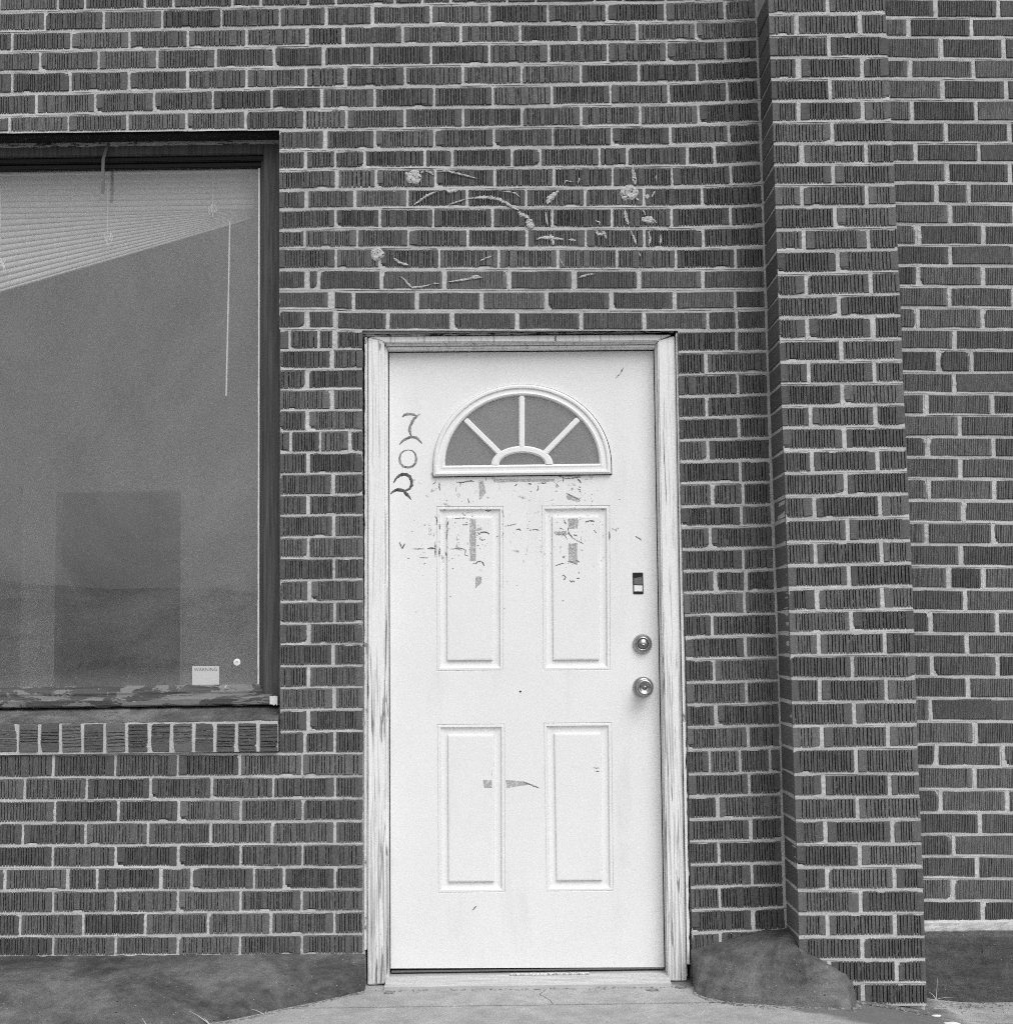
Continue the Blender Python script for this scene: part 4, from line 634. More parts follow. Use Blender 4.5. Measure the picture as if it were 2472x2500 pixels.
def pointing(name, bricks, y, parent, hold, ex=.012, ez=.0066, seed=4):
    """mortar filled round each brick, a little uneven from brick to brick; hold(b) -> (left, right) sides that end at an opening"""
    rng = random.Random(seed); vs, fs = [], []
    for b in bricks:
        x, z, w, h, t = b[0]/1e4, b[1]/1e4, b[2]/1e4, b[3]/1e4, b[4]/1e4
        l, r = hold(b)
        yy = y+rng.uniform(.0022, .0046)
        xa, xb = -w/2-(ex if not l else -.002), w/2+(ex if not r else -.002)
        xi = [-w/2+.005, w/2-.005]; zi = [-h/2+.004, h/2-.004]
        n = 7
        def side(pts_o, pts_i):
            o0 = len(vs)
            for (xo, zo), (x2, z2) in zip(pts_o, pts_i):
                j = rng.uniform(-.0009, .0009)
                vs.append((x+xo, yy+j, z+zo+xo*t)); vs.append((x+x2, yy+.001+j, z+z2+x2*t))
            for k in range(len(pts_o)-1): fs.append((o0+2*k, o0+2*k+1, o0+2*k+3, o0+2*k+2))
        lin = lambda a, c: [a+(c-a)*k/n for k in range(n+1)]
        side([(q, h/2+ez) for q in lin(xa, xb)], [(q, zi[1]) for q in lin(xi[0], xi[1])])
        side([(q, -h/2-ez) for q in lin(xa, xb)], [(q, zi[0]) for q in lin(xi[0], xi[1])])
        side([(xa, q) for q in lin(-h/2-ez, h/2+ez)], [(xi[0], q) for q in lin(zi[0], zi[1])])
        side([(xb, q) for q in lin(-h/2-ez, h/2+ez)], [(xi[1], q) for q in lin(zi[0], zi[1])])
    o = mesh(name, vs, fs, M['mortar'], parent); o['kind'] = 'stuff'
    return o
# ------------------------------------------------------------------ main wall
def mortar_sheet(name, cells_x, cells_z, solid, y0, y1, mat, parent):
    """one connected solid made of the cells where solid(xc, zc) is true"""
    bm = bmesh.new(); V = {}
    def v(i, j):
        if (i, j) not in V: V[(i, j)] = bm.verts.new((cells_x[i], y0, cells_z[j]))
        return V[(i, j)]
    for i in range(len(cells_x)-1):
        for j in range(len(cells_z)-1):
            if solid((cells_x[i]+cells_x[i+1])/2, (cells_z[j]+cells_z[j+1])/2):
                bm.faces.new((v(i, j), v(i+1, j), v(i+1, j+1), v(i, j+1)))
    r = bmesh.ops.extrude_face_region(bm, geom=list(bm.faces))
    bmesh.ops.translate(bm, verts=[q for q in r['geom'] if isinstance(q, bmesh.types.BMVert)], vec=(0, y1-y0, 0))
    return bm_obj(name, bm, mat, parent)
WL, WT = -2.75, 3.85
WX0, WX1, WZ0, WZ1 = -2.35, -.772, .775, 2.924       # window opening
DX0, DX1, DZ1 = -.489, .594, 2.197                   # door opening
wall = empty('brick_wall', (0, 0, 0)); tag(wall, 'dark scored brick wall of the front around the white door and the window', 'wall')
def solid(x, z):
    if WX0 < x < WX1 and WZ0 < z < WZ1: return False
    if DX0 < x < DX1 and z < DZ1: return False
    return z > -.05
mortar_sheet('mortar', [WL, WX0, WX1, DX0, DX1, .93], [-.1, .775, DZ1, WZ1, WT], lambda x, z: solid(x, z), .02, .11, M['mortar'], wall)
main = [b for b in MAIN]
vis = sorted([b for b in main if in_frame(b) > 0.0004], key=lambda b: -in_frame(b))
for b in vis[:300]: lay(b, 0.0, style_of(b[5]), .1, wall)
rest_in = set(map(tuple, vis[300:]))
rest = list(vis[300:]) + [b for b in main if in_frame(b) <= 0.0004]
# courses carried on beyond the picture
rows = {}
for b in main:
    if b[0] < -14000 and b[5] == 0: rows.setdefault(round(b[1]/300), []).append(b)
for r_ in rows.values():
    b = min(r_, key=lambda q: q[0]); x = b[0]-b[2]/2-70
    while x-1975 > WL*1e4:
        rest.append((x-990, b[1], 1975, b[3], 0, 0)); x -= 2050
ztop = max(b[1] for b in main)
k = 1
while ztop+k*747 < WT*1e4-400:
    x = WL*1e4+300+(1025 if k % 2 else 0)
    while x+2000 < 9000: rest.append((x+990, ztop+k*747, 1980, 640, 0, 0)); x += 2055
    k += 1
z = 7900+380
while z < 29000:
    rest.append((-25500+(500 if int(z) % 2 else 0), z, 3000 if False else 1980, 640, 0, 0)); z += 747
joined('brick_remainder', rest, 0.0, None, .1, wall, M['brick'], set(map(tuple, vis[300:])))
def hold_main(b):
    x0_, x1_, z_ = (b[0]-b[2]/2)/1e4, (b[0]+b[2]/2)/1e4, b[1]/1e4
    l = (-.8 < x0_ < -.755 and WZ0-.0 < z_ < WZ1) or (.56 < x0_ < .62 and z_ < DZ1)
    r = (-.51 < x1_ < -.465 and z_ < DZ1) or (-2.4 < x1_ < -2.3 and WZ0 < z_ < WZ1)
    return l, r
pointing('pointing', list(main)+[b for b in rest if b not in main], 0.0, wall, hold_main)
lint = box('lintel', WX0-.1, WX1+.09, .022, .12, WZ1-.012, WZ1-.003, M['steel'], wall)
# dried adhesive where a sign once hung
GR = random.Random(5)
for pts, wpx in F['glue_lines']:
    w = max(.005, 1.3*wpx/F['glue_w'])
    vs, fs = ribbon_geo(pts, w, .0005, .003, GR, True, .38, .004)
    mesh('adhesive_residue', vs, fs, M['glue'], wall)
for (c, rx, rz) in F['glue_blobs']:
    n = 22; vs = [(c[0], -.001, c[1])]; fs = []
    for q, yy in ((.7, -.0022), (1.0, .0008)):
        for i in range(n):
            a = 2*math.pi*i/n; rr = q*(1+.4*noise.noise((math.cos(a)*1.7, math.sin(a)*1.7, c[0]*9)))*(1+GR.uniform(-.07, .07))
            vs.append((c[0]+rx*rr*math.cos(a), yy+GR.uniform(-.0012, .0004), c[1]+rz*rr*math.sin(a)))
    for i in range(n):
        fs.append((0, 1+i, 1+(i+1) % n)); fs.append((1+i, 1+n+i, 1+n+(i+1) % n, 1+(i+1) % n))
    mesh('adhesive_residue', vs, fs, M['glue'], wall)

# ------------------------------------------------------------------ pier
PY = -.205
pier = empty('brick_pier', (1.1, PY, 0)); tag(pier, 'projecting brick pier between the door and the plainer side wall', 'pier')
bm = bmesh.new()
pv = [bm.verts.new(p) for p in ((.9035, PY+.02, WT), (1.2895, PY+.02, WT), (1.3045, PY+.02, -.1), (.9115, PY+.02, -.1))]
bm.faces.new(pv)
r = bmesh.ops.extrude_face_region(bm, geom=list(bm.faces)); bmesh.ops.translate(bm, verts=[q for q in r['geom'] if isinstance(q, bmesh.types.BMVert)], vec=(0, .3, 0))
bm_obj('mortar', bm, M['mortar'], pier)
for b in PIER: lay(b, PY, 'coarse', .197, pier, .0015)
zt = max(b[1] for b in PIER); k = 1
up_rows = []
while zt+k*730 < WT*1e4-400:
    for cx, w in (((9970, 1960), (11960, 1950)) if k % 2 else ((9450, 900), (10960, 1960), (12440, 960))): up_rows.append((cx, zt+k*730, w, 630, 0, 0))
    k += 1
joined('brick_remainder', up_rows, PY, None, .197, pier, M['brick'])
pointing('pointing', list(PIER)+up_rows, PY, pier, lambda b: ((b[0]-b[2]/2) < 9300, (b[0]+b[2]/2) > 12850), seed=8)

# ------------------------------------------------------------------ side wall
SY = .015
side = empty('side_wall', (1.6, SY, 0)); tag(side, 'brick wall with finer combed bricks and wide mortar joints beyond the pier', 'wall')
bm = bmesh.new(); add_prism(bm, rect(1.25, 2.75, .17, WT), SY+.02, SY+.13); bm_obj('mortar', bm, M['mortar'], side)
for b in SIDE:
    if b[0] < 18500: lay(b, SY, 'fine', .1, side, .001)
srest = [b for b in SIDE if b[0] >= 18500]
rows = {}
for b in SIDE: rows.setdefault(round(b[1]/300), []).append(b)
for r_ in rows.values():
    b = max(r_, key=lambda q: q[0]); x = b[0]+b[2]/2+130
    while x+2000 < 27200: srest.append((x+1000, b[1]-(x-b[0])*.02, 2000, b[3], 0, 3)); x += 2130
zt = max(b[1] for b in SIDE); k = 1
while zt+k*735 < WT*1e4-400:
    x = 13100+(1060 if k % 2 else 0)
    while x+2000 < 27200: srest.append((x+1000, zt+k*735, 2000, 625, 0, 3)); x += 2130
    k += 1
joined('brick_remainder', srest, SY, None, .1, side, M['brick_fine'])
pointing('pointing', list(SIDE)+[b for b in srest if b not in SIDE], SY, side, lambda b: (False, False), seed=9)
# rough mortar band and painted foundation under it
def rough_band(name, x0, x1, z0, z1, y0, y1, mat, parent, amp, nx=90, nz=5, seed=2):
    vs, fs = [], []
    for j in range(nz+1):
        for i in range(nx+1):
            x = x0+(x1-x0)*i/nx; t = j/nz; z = z0+(z1-z0)*t
            n = noise.fractal((x*38, z*38, seed), 1.0, 2.0, 4)
            e = amp*.9*noise.noise((x*55, j, seed)) if j in (0, nz) else 0
            vs.append((x, y0+amp*n+(.006 if j in (0, nz) else 0), z+e))
    for j in range(nz):
        for i in range(nx): fs.append((j*(nx+1)+i, j*(nx+1)+i+1, (j+1)*(nx+1)+i+1, (j+1)*(nx+1)+i))
    b0 = len(vs)
    for i in range(nx+1): vs.append((vs[i][0], y1, vs[i][2]))
    b1 = len(vs)
    for i in range(nx+1): vs.append((vs[nz*(nx+1)+i][0], y1, vs[nz*(nx+1)+i][2]))
    for i in range(nx):
        fs.append((i, b0+i, b0+i+1, i+1)); fs.append((nz*(nx+1)+i, nz*(nx+1)+i+1, b1+i+1, b1+i))
    return mesh(name, vs, fs, mat, parent)
rough_band('mortar_band', 1.25, 2.75, .149, .191, SY-.004, .12, M['mortar'], side, .005)
rough_band('foundation', 1.25, 2.75, -.15, .152, SY-.012, .12, M['parge2'], side, .0022, 120, 20, 7)

# ------------------------------------------------------------------ cement aprons at the foot of the wall
def apron(name, top, foot, mat, label, p=2.0, ns=14, amp=.006, seed=1):
    """loft from a line on the masonry (x, y, z) down to a foot line on the pavement (x, y, z)"""
    def res(L, n):
        L = [Vector(q) for q in L]; ds = [0]
        for a, b in zip(L, L[1:]): ds.append(ds[-1]+(b-a).length)
        out = []
        for i in range(n+1):
            d = ds[-1]*i/n; k = max(0, min(len(L)-2, next((q for q in range(len(L)-1) if ds[q+1] >= d-1e-9), len(L)-2)))
            out.append(L[k].lerp(L[k+1], (d-ds[k])/max(1e-9, ds[k+1]-ds[k])))
        return out
    n = 260; A, B = res(top, n), res(foot, n); vs, fs = [], []
    for i in range(n+1):
        for j in range(ns+1):
            s = j/ns; q = A[i].lerp(B[i], s)
            z = B[i].z+(A[i].z-B[i].z)*(1-s**p)
            k = noise.fractal((q.x*7, q.y*7+z*9, seed), 1.0, 2.0, 4)*amp*min(1, 4*s*(1-s)+.15)+noise.fractal((q.x*45, q.y*45+z*45, seed), .8, 2.0, 3)*.0022+(.006*noise.noise((q.x*28, 4, seed)) if j == 0 else 0)
            vs.append((q.x, q.y-k*.6, z+k))
    for i in range(n):
        for j in range(ns): fs.append((i*(ns+1)+j, i*(ns+1)+j+1, (i+1)*(ns+1)+j+1, (i+1)*(ns+1)+j))
    b0 = len(vs)
    for i in range(n+1): vs.append((A[i].x, A[i].y+.03, A[i].z-.012))
    for i in range(n): fs.append((i*(ns+1), (i+1)*(ns+1), b0+i+1, b0+i))
    # end faces
    for e in (0, n):
        c = len(vs); vs.append((A[e].x, A[e].y+.03, B[e].z-.02)); ring = [e*(ns+1)+j for j in range(ns+1)]
        for a, b in zip(ring, ring[1:]): fs.append((c, a, b))
    o = mesh(name, vs, fs, mat, None, True); tag(o, label, 'cement apron'); return o
topL = [(-2.75, .001, .121), (-1.69, .001, .1185), (-1.1, .0005, .1145), (-.8, 0, .113), (-.56, 0, .110), (-.488, .0, .1085)]
footL = [(-2.75, -.60, -.02), (-1.6, -.58, -.015), (-1.2, -.53, -.012), (-.93, -.44, -.01), (-.83, -.37, -.01), (-.73, -.27, -.01), (-.60, -.16, -.01), (-.52, -.085, -.01), (-.486, -.045, -.01)]
apron('cement_apron', topL, footL, M['parge'], 'dark stained cement base under the window, sloping down to the sidewalk', 2.3, 34, .008, 3)
mw = F['mound_wall']; mp = F['mound_pier']
topR = [(.590, .001, mw[0][1])]+[(x, -.001, z) for x, z in mw[1:]]+[(.904, -.06, .178), (.905, -.13, .170), (.905, PY-.004, .155)]+[(x, PY-.004, z) for x, z in mp[1:]]
mf = F['mound_foot']
footR = [(.588, -.055, -.01)]+[(x, y, -.012) for x, y in mf[1:4]]+[(x, y, -.014) for x, y in mf[4:]]+[(1.07, -.28, -.03), (1.072, PY-.012, -.03)]
apron('cement_apron', topR, footR, M['parge'], 'dark cement mound filling the corner between the door and the pier', 2.4, 34, .009, 8)

# ------------------------------------------------------------------ window
win = empty('window', (-1.56, .1, .93)); tag(win, 'large dark framed window with peeling wood and a crooked blind inside', 'window')
FX0, FX1 = -2.37, -.755
box('frame_stile', -.842, FX1, .095, .16, .955, 2.935, M['frame'], win, .003)
box('frame_stile', FX0, FX0+.09, .095, .16, .955, 2.935, M['frame'], win, .003)
box('frame_rail', FX0+.088, -.840, .097, .16, 2.866, 2.935, M['frame'], win, .003)
box('stop_bead', FX0+.088, -.8405, .112, .16, 2.846, 2.8655, M['black'], win, .003)  # upper beads flat black, side beads in the frame colour
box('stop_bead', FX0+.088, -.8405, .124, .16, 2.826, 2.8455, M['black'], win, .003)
box('stop_bead', -.8525, -.8425, .112, .16, .985, 2.846, M['frame'], win, .002)
box('stop_bead', -.8600, -.8530, .124, .16, .985, 2.826, M['frame'], win, .002)
def wavy_strip(name, x0, x1, z0, z1, y0, y1, mat, parent, amp, vertical=False, n=80, seed=1):
    """a long bead with uneven edges"""
    vs, fs = [], []
    for i in range(n+1):
        t = i/n
        a = amp*noise.noise((t*31, seed, 0))+amp*.6*noise.noise((t*90, seed, 5)); b = amp*noise.noise((t*29, seed, 9))+amp*.6*noise.noise((t*87, seed, 7))
        if vertical: z = z0+(z1-z0)*t; q = [(x0+a, y0, z), (x1+b, y0, z), (x1+b, y1, z), (x0+a, y1, z)]
        else: x = x0+(x1-x0)*t; q = [(x, y0, z0+a), (x, y0, z1+b), (x, y1, z1+b), (x, y1, z0+a)]
        vs += q
    for i in range(n):
        for k in range(4): fs.append((4*i+k, 4*i+(k+1) % 4, 4*i+4+(k+1) % 4, 4*i+4+k))
    fs += [(0, 1, 2, 3), (4*n+3, 4*n+2, 4*n+1, 4*n)]
    return mesh(name, vs, fs, mat, parent)
wavy_strip('glazing_putty', -.8665, -.8605, .99, 2.824, .130, .15, M['caulk'], win, .0012, True, 120, 4)
wavy_strip('caulk', FX0, -.775, 2.900, 2.914, .088, .12, M['ragged'], win, .004, False, 160, 5)
# bottom rail: nose with peeling paint, sloped on top
def rail(name, prof, x0, x1, mat, parent, n=60, amp=.0012, seed=1):
    vs, fs = [], []; m_ = len(prof)
    for i in range(n+1):
        x = x0+(x1-x0)*i/n
        for k, (y, z) in enumerate(prof): vs.append((x, y+amp*noise.noise((x*22, k, seed)), z+amp*1.5*noise.noise((x*17, k, seed+5))))
    for i in range(n):
        for k in range(m_): fs.append((m_*i+k, m_*i+(k+1) % m_, m_*(i+1)+(k+1) % m_, m_*(i+1)+k))
    fs += [tuple(range(m_)), tuple(range(m_*n+m_-1, m_*n-1, -1))]
    return mesh(name, vs, fs, mat, parent)
rail('bottom_rail', [(.128, .998), (.118, .990), (.108, .974), (.112, .955), (.16, .955), (.16, .998)], FX0+.09, -.8425, M['peel'], win, 70, .0012, 2)
rail('wood_sill', [(.112, .968), (.066, .958), (.062, .952), (.064, .934), (.07, .929), (.16, .929), (.16, .954), (.112, .9545)], FX0, -.7835, M['peel'], win, 90, .0022, 6)
wavy_strip('caulk', -.812, -.786, .930, .958, .054, .07, M['caulk'], win, .005, False, 12, 9)
pane = box('pane', FX0+.085, -.8605, .135, .141, .99, 2.83, M['glass'], win)
sk = F['sticker']
st = prism('warning_sticker', [(a, b) for a, b in sk], .1335, .1348, M['paper'], win); tag(st, 'white rectangular WARNING sticker at the foot of the pane')
def text(name, body, x, z, y, size, mat, parent):
    c = bpy.data.curves.new(name, 'FONT'); c.body = body; c.size = size; c.align_x = 'CENTER'; c.extrude = .0002
    t = bpy.data.objects.new(name, c); COL.objects.link(t)
    dg = bpy.context.evaluated_depsgraph_get(); me = bpy.data.meshes.new_from_object(t.evaluated_get(dg))
    bpy.data.objects.remove(t); me.materials.clear(); me.materials.append(mat)
    o = link(name, me, None, parent); o.matrix_parent_inverse = Matrix.Identity(4) if parent is None else parent.matrix_world.inverted()
    me.transform(Matrix.Translation((x, y, z)) @ Matrix.Rotation(math.pi/2, 4, 'X'))
    return o
text('lettering', 'WARNING', (sk[0][0]+sk[1][0])/2, sk[0][1]-.0175, .1332, .0165, M['ink'], st)
rc = F['round']
rd = lathe('round_sticker', [(.0122, 0), (.0122, .001), (.0115, .0013)], rc[0], rc[1], .1348, M['white'], win, 28); tag(rd, 'small round white sticker near the lower corner of the pane')
vs, fs = ribbon_geo([(rc[0]-.004, rc[1]+.001), (rc[0]+.004, rc[1]+.001)], .004, .1336, .0004, GR, False, .2)
mesh('print', vs, fs, M['ink'], rd)
MK = random.Random(8)
for pts in F['wmark']:
    vs, fs = ribbon_geo(pts, .0045, .1349, .0006, MK, True, .4, .004); mesh('dirt_mark', vs, fs, M['scuff'], win)
s_ = F['strip']
SV, SF = [], []
sp = [(s_[0][0], .094, s_[0][1]+.006), (s_[1][0], .080, s_[1][1]), (s_[2][0], .076, s_[2][1]), (s_[3][0], .077, s_[3][1]), (s_[3][0]+.001, .078, (s_[3][1]+s_[4][1])/2), (s_[4][0], .079, s_[4][1])]
for i, q in enumerate(sp):
    w = .0052
    SV += [(q[0]-w, q[1], q[2]), (q[0]+w, q[1]+.001, q[2]), (q[0]+w, q[1]+.004, q[2]), (q[0]-w, q[1]+.003, q[2])]
for i in range(len(sp)-1):
    for k in range(4): SF.append((4*i+k, 4*i+(k+1) % 4, 4*i+4+(k+1) % 4, 4*i+4+k))
SF += [(0, 1, 2, 3), tuple(4*(len(sp)-1)+k for k in (3, 2, 1, 0))]
strip = mesh('weather_strip', SV, SF, M['rubber']); tag(strip, 'loose grey strip dangling from the head of the window', 'weather strip')

# brick sill of bricks on edge, with a cement wash on top
sill = empty('brick_sill', (-1.56, 0, .78)); tag(sill, 'row of bricks set on edge as a sill under the window', 'window sill')
rail('cement_wash', [(.1, .9285), (.02, .900), (-.006, .889), (-.009, .881), (.0, .872), (.1, .872)], WX0+.003, WX1-.001, M['parge'], sill, 80, .003, 12)
rail('mortar', [(-.0075, .882), (-.0075, .778), (.1, .778), (.1, .871), (0, .871)], WX0+.003, WX1-.003, M['mortar'], sill, 20, .0006, 13)
rk = [q[0] for q in F['rowlock']]
cxs = [((a[0]+b[0])/2, (a[1]+b[1])/2, b[0]-a[0], a[1]-b[1]) for a, b in rk]
p0 = cxs[0]; k = 1
while p0[0]-k*.0717 > WX0+.04: cxs.append((p0[0]-k*.0717, p0[1], .061, p0[3])); k += 1
for (x, z, w, h) in cxs:
    w0, me = BR.choice(LIB[('coarse', 'h', .197)])
    o = link('brick', me, None, sill); o.location = (x, -.012+BR.uniform(-.002, .002), z+BR.uniform(-.001, .001)); o.rotation_euler = (0, math.pi/2+BR.uniform(-.03, .03), 0)
    o.scale = (h/w0, .5, w/H0)

# ------------------------------------------------------------------ the room behind
IN = dict(x0=-2.66, x1=2.9, y0=.165, y1=3.0, z0=.0, z1=3.05)
def quad(name, pts, mat, parent=None, kind='structure'):
    o = mesh(name, pts, [tuple(range(len(pts)))], mat, parent)
    if kind: o['kind'] = kind
    return o
x0, x1, y0, y1, z0, z1 = (IN[k] for k in ('x0', 'x1', 'y0', 'y1', 'z0', 'z1'))
quad('room_floor', [(x0, y0, .03), (x1, y0, .03), (x1, 5.2, .03), (x0, 5.2, .03)], M['floor_in'])
quad('room_ceiling', [(x0, .12, z1), (x0, 5.2, z1), (x1, 5.2, z1), (x1, .12, z1)], M['room'])
quad('room_wall_left', [(x0, .12, 0), (x0, 5.2, 0), (x0, 5.2, z1), (x0, .12, z1)], M['room'])
quad('room_wall_right', [(x1, .12, 0), (x1, .12, z1), (x1, 5.2, z1), (x1, 5.2, 0)], M['room'])
dx0, dx1, dzt = F['doorway'][0][0], F['doorway'][1][0], 1.975
bm = bmesh.new()
for pr in (rect(x0, dx0, 0, z1), rect(dx0, dx1, dzt, z1), rect(dx1, x1, 0, z1)): add_prism(bm, pr, y1, y1+.1)
bmesh.ops.remove_doubles(bm, verts=bm.verts, dist=1e-5)
o = bm_obj('room_wall_back', bm, M['room']); o['kind'] = 'structure'
quad('room_wall_far', [(x0, 5.2, 0), (x1, 5.2, 0), (x1, 5.2, z1), (x0, 5.2, z1)], M['room'])
dc = empty('interior_doorway', (dx0, y1, 0)); tag(dc, 'interior door casing in the room seen through the window', 'door casing')
box('side_trim', dx0-.065, dx0, y1-.02, y1, .03, dzt+.065, M['white'], dc)
box('side_trim', dx1, dx1+.012, y1-.012, y1, .03, dzt+.0, M['white'], dc)
box('partition', dx1+.25, dx1+.3, y1+.11, 5.19, .03, z1, M['room'], dc)
# venetian blind, collapsed on one side
bl = empty('venetian_blind', (-1.4, .24, 2.88)); tag(bl, 'sagging white venetian blind hanging crooked inside the window', 'blind')
BX0, BX1 = -2.25, -.872
box('head_rail', BX0, BX1, .225, .262, 2.868, 2.90, M['blind'], bl, .002)
NS = 20
def bz(t, x):          # hanging height of slat t (0 top .. 1 bottom rail) at x
    u = (x+1.8186)/(1.8186-.8714)
    flat = 2.855-.13*(t/.32)
    if t <= .32: return flat
    s = (t-.32)/.68
    zl = 2.727+(2.4342-2.727)*s; zr = 2.718+(2.7026-2.718)*s
    return zl+(zr-zl)*u
for k in range(NS):
    t = k/(NS-1); vs, fs = [], []
    for i in range(13):
        x = BX0+(BX1-BX0)*i/12; z = bz(t, x); gap = abs(bz(min(1, t+1/(NS-1)), x)-bz(max(0, t-1/(NS-1)), x))/2
        hh = .85*max(gap, .004)+.003
        hh = hh if k < NS-1 else .009
        yo = .236+.0016*k+.0006*math.sin(i)
        for q in range(4):
            c = (-1+2*q/3); vs.append((x, yo-.0012*(1-c*c)+.0022*c, z+hh*c))
    for i in range(12):
        for q in range(3): fs.append((4*i+q, 4*i+4+q, 4*i+5+q, 4*i+1+q))
    me = bpy.data.meshes.new('slat'); me.from_pydata(vs, [], fs); me.update(); me.shade_smooth()
    o = link('slat' if k < NS-1 else 'bottom_rail', me, M['blind'], bl)
    sm = o.modifiers.new('thick', 'SOLIDIFY'); sm.thickness = .0012 if k < NS-1 else .012
for a, b in ((0, 1), (2, 3), (4, 5)):
    A, B = F['ladder'][a], F['ladder'][b]
    box('ladder_cord', A[0]-.0012, A[0]+.0012, .222, .2245, B[1]-.01, 2.87, M['cordw'], bl)
    vs = [(B[0]+MK.uniform(-.018, .018), .219+MK.uniform(-.004, .004), B[1]+.02+MK.uniform(-.03, .025)) for _ in range(14)]
    bm = bmesh.new()
    for a_, b_ in zip(vs, vs[1:]):
        d = Vector(b_)-Vector(a_); n_ = Vector((d.z, 0, -d.x)); n_ = n_.normalized()*.0011 if n_.length > 1e-6 else Vector((.001, 0, 0))
        q = [bm.verts.new(Vector(a_)-n_), bm.verts.new(Vector(a_)+n_), bm.verts.new(Vector(b_)+n_), bm.verts.new(Vector(b_)-n_)]; bm.faces.new(q)
    bm_obj('cord_tangle', bm, M['cordw'], bl)
wd = F['wand']; vs, fs = [], []
for i, (x, z) in enumerate(wd):
    for k in range(6): a = k*math.pi/3; vs.append((x+.0028*math.cos(a), .21+.0028*math.sin(a), z))
for i in range(len(wd)-1):
    for k in range(6): fs.append((6*i+k, 6*i+(k+1) % 6, 6*i+6+(k+1) % 6, 6*i+6+k))
mesh('wand', vs, fs, M['cordw'], bl)

# ------------------------------------------------------------------ door
YD = .085
door = empty('door', (.05, YD, .03)); tag(door, 'white panelled door with fan-shaped glass and painted number 702', 'door')
dq = F['door']
outer = [(dq[0][0], dq[0][1]), (dq[1][0], dq[1][1]), (dq[2][0], dq[2][1]-.004), (dq[3][0], dq[3][1]-.004)]
fan = F['fan']; fc = ((fan[1][0]+fan[2][0])/2, (fan[1][1]+fan[2][1])/2)
fa = (fan[2][0]-fan[1][0])/2; fb = fan[3][1]-fc[1]
def arc(a, b, n=40, z=0.0, p=2.0): return [(fc[0]+a*math.cos(math.pi*i/n), fc[1]+z+b*abs(math.sin(math.pi*i/n))**(2/p)) for i in range(n+1)]
hole_fan = arc(fa+.012, fb+.012) ; hole_fan = [(hole_fan[0][0], fc[1]-.012)]+hole_fan+[(hole_fan[-1][0], fc[1]-.012)]
panels = [[tuple(q) for q in p] for p in F['panels']]
holes = [hole_fan]+panels
loops = [[Vector((x, 0, z)) for x, z in lp] for lp in [outer]+holes]
tri = tessellate_polygon([[Vector((v.x, v.z, 0)) for v in lp] for lp in loops])
flat = [v for lp in loops for v in lp]
bm = bmesh.new(); bv = [bm.verts.new((v.x, YD, v.z)) for v in flat]
for t in tri:
    try: bm.faces.new([bv[i] for i in t])
    except ValueError: pass
off = 0
for li, lp in enumerate(loops):
    n = len(lp); back = [bm.verts.new((v.x, YD+.044, v.z)) for v in lp]
    if li < 2:
        for i in range(n): bm.faces.new((bv[off+i], bv[off+(i+1) % n], back[(i+1) % n], back[i]))
    off += n
bm_obj('slab', bm, M['door'], door)
back = bmesh.new(); add_prism(back, [(outer[0][0], fc[1]-.02), (outer[1][0], fc[1]-.02), outer[2], outer[3]], YD+.03, YD+.043); bm_obj('inner_skin', back, M['door'], door)
for p in panels:
    prof = prof_panel = ((0, 0), (.0018, .003), (.0042, .0002), (.0105, 0), (.0155, .0075), (.024, .0092), (.0365, .0098), (.0385, .0008), (.043, 0))
    (xa, za), (xb, zb), (xc, zc), (xd, zd) = p
    vs, fs = [], []
    for o_, d in prof:
        vs += [(xa+o_, YD+d, za-o_), (xb-o_, YD+d, zb-o_), (xc-o_, YD+d, zc+o_), (xd+o_, YD+d, zd+o_)]
    for i in range(len(prof)-1):
        for k in range(4): fs.append((4*i+k, 4*i+(k+1) % 4, 4*i+4+(k+1) % 4, 4*i+4+k))
    b = 4*(len(prof)-1); fs.append((b, b+1, b+2, b+3))
    mesh('panel', vs, fs, M['door'], door)
# fan light
fo_a, fo_b, base_z = (fan[8][0]-fan[7][0])/2, fan[6][1]-fc[1], (fan[4][1]+fan[5][1])/2-fc[1]
fl = empty('fan_light', (fc[0], YD, fc[1])); fl.parent = door; fl.matrix_parent_inverse = door.matrix_basis.inverted()
def fan_loop(a, b, zb): return [(fc[0]+a, fc[1]+zb)]+arc(a, b, 48)+[(fc[0]-a, fc[1]+zb)]
prof = [(0, .0), (.001, .012), (.007, .0165), (.013, .016), (.017, .0105), (.026, .011), (.032, .013), (.037, .010), (.0395, .004), (.0395, -.014)]
vs, fs = [], []
tot_a, tot_b, tot_z = fo_a-fa, fo_b-fb, -base_z
for d, h in prof:
    t = d/.0395
    lp = fan_loop(fo_a-tot_a*t, fo_b-tot_b*t, base_z*(1-t))
    vs += [(x, YD-h, z) for x, z in lp]
n = 51
for i in range(len(prof)-1):
    for k in range(n): fs.append((i*n+k, i*n+(k+1) % n, (i+1)*n+(k+1) % n, (i+1)*n+k))
mesh('light_frame', vs, fs, M['white'], fl)
lp = fan_loop(fo_a+.0016, fo_b+.0016, base_z-.0026)
prism('edge_shadow', [(x+.0012, z-.0006) for x, z in lp], YD-.0012, YD+.0, M['black'], fl) if False else None
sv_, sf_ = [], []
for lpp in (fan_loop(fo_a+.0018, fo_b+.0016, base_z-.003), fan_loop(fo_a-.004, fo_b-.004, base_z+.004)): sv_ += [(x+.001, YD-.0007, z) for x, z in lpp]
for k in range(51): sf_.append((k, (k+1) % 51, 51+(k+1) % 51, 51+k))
mesh('edge_shadow', sv_, sf_, M['black'], fl)  # thin black ring, offset right and low, painting the shadowed crack round the frame
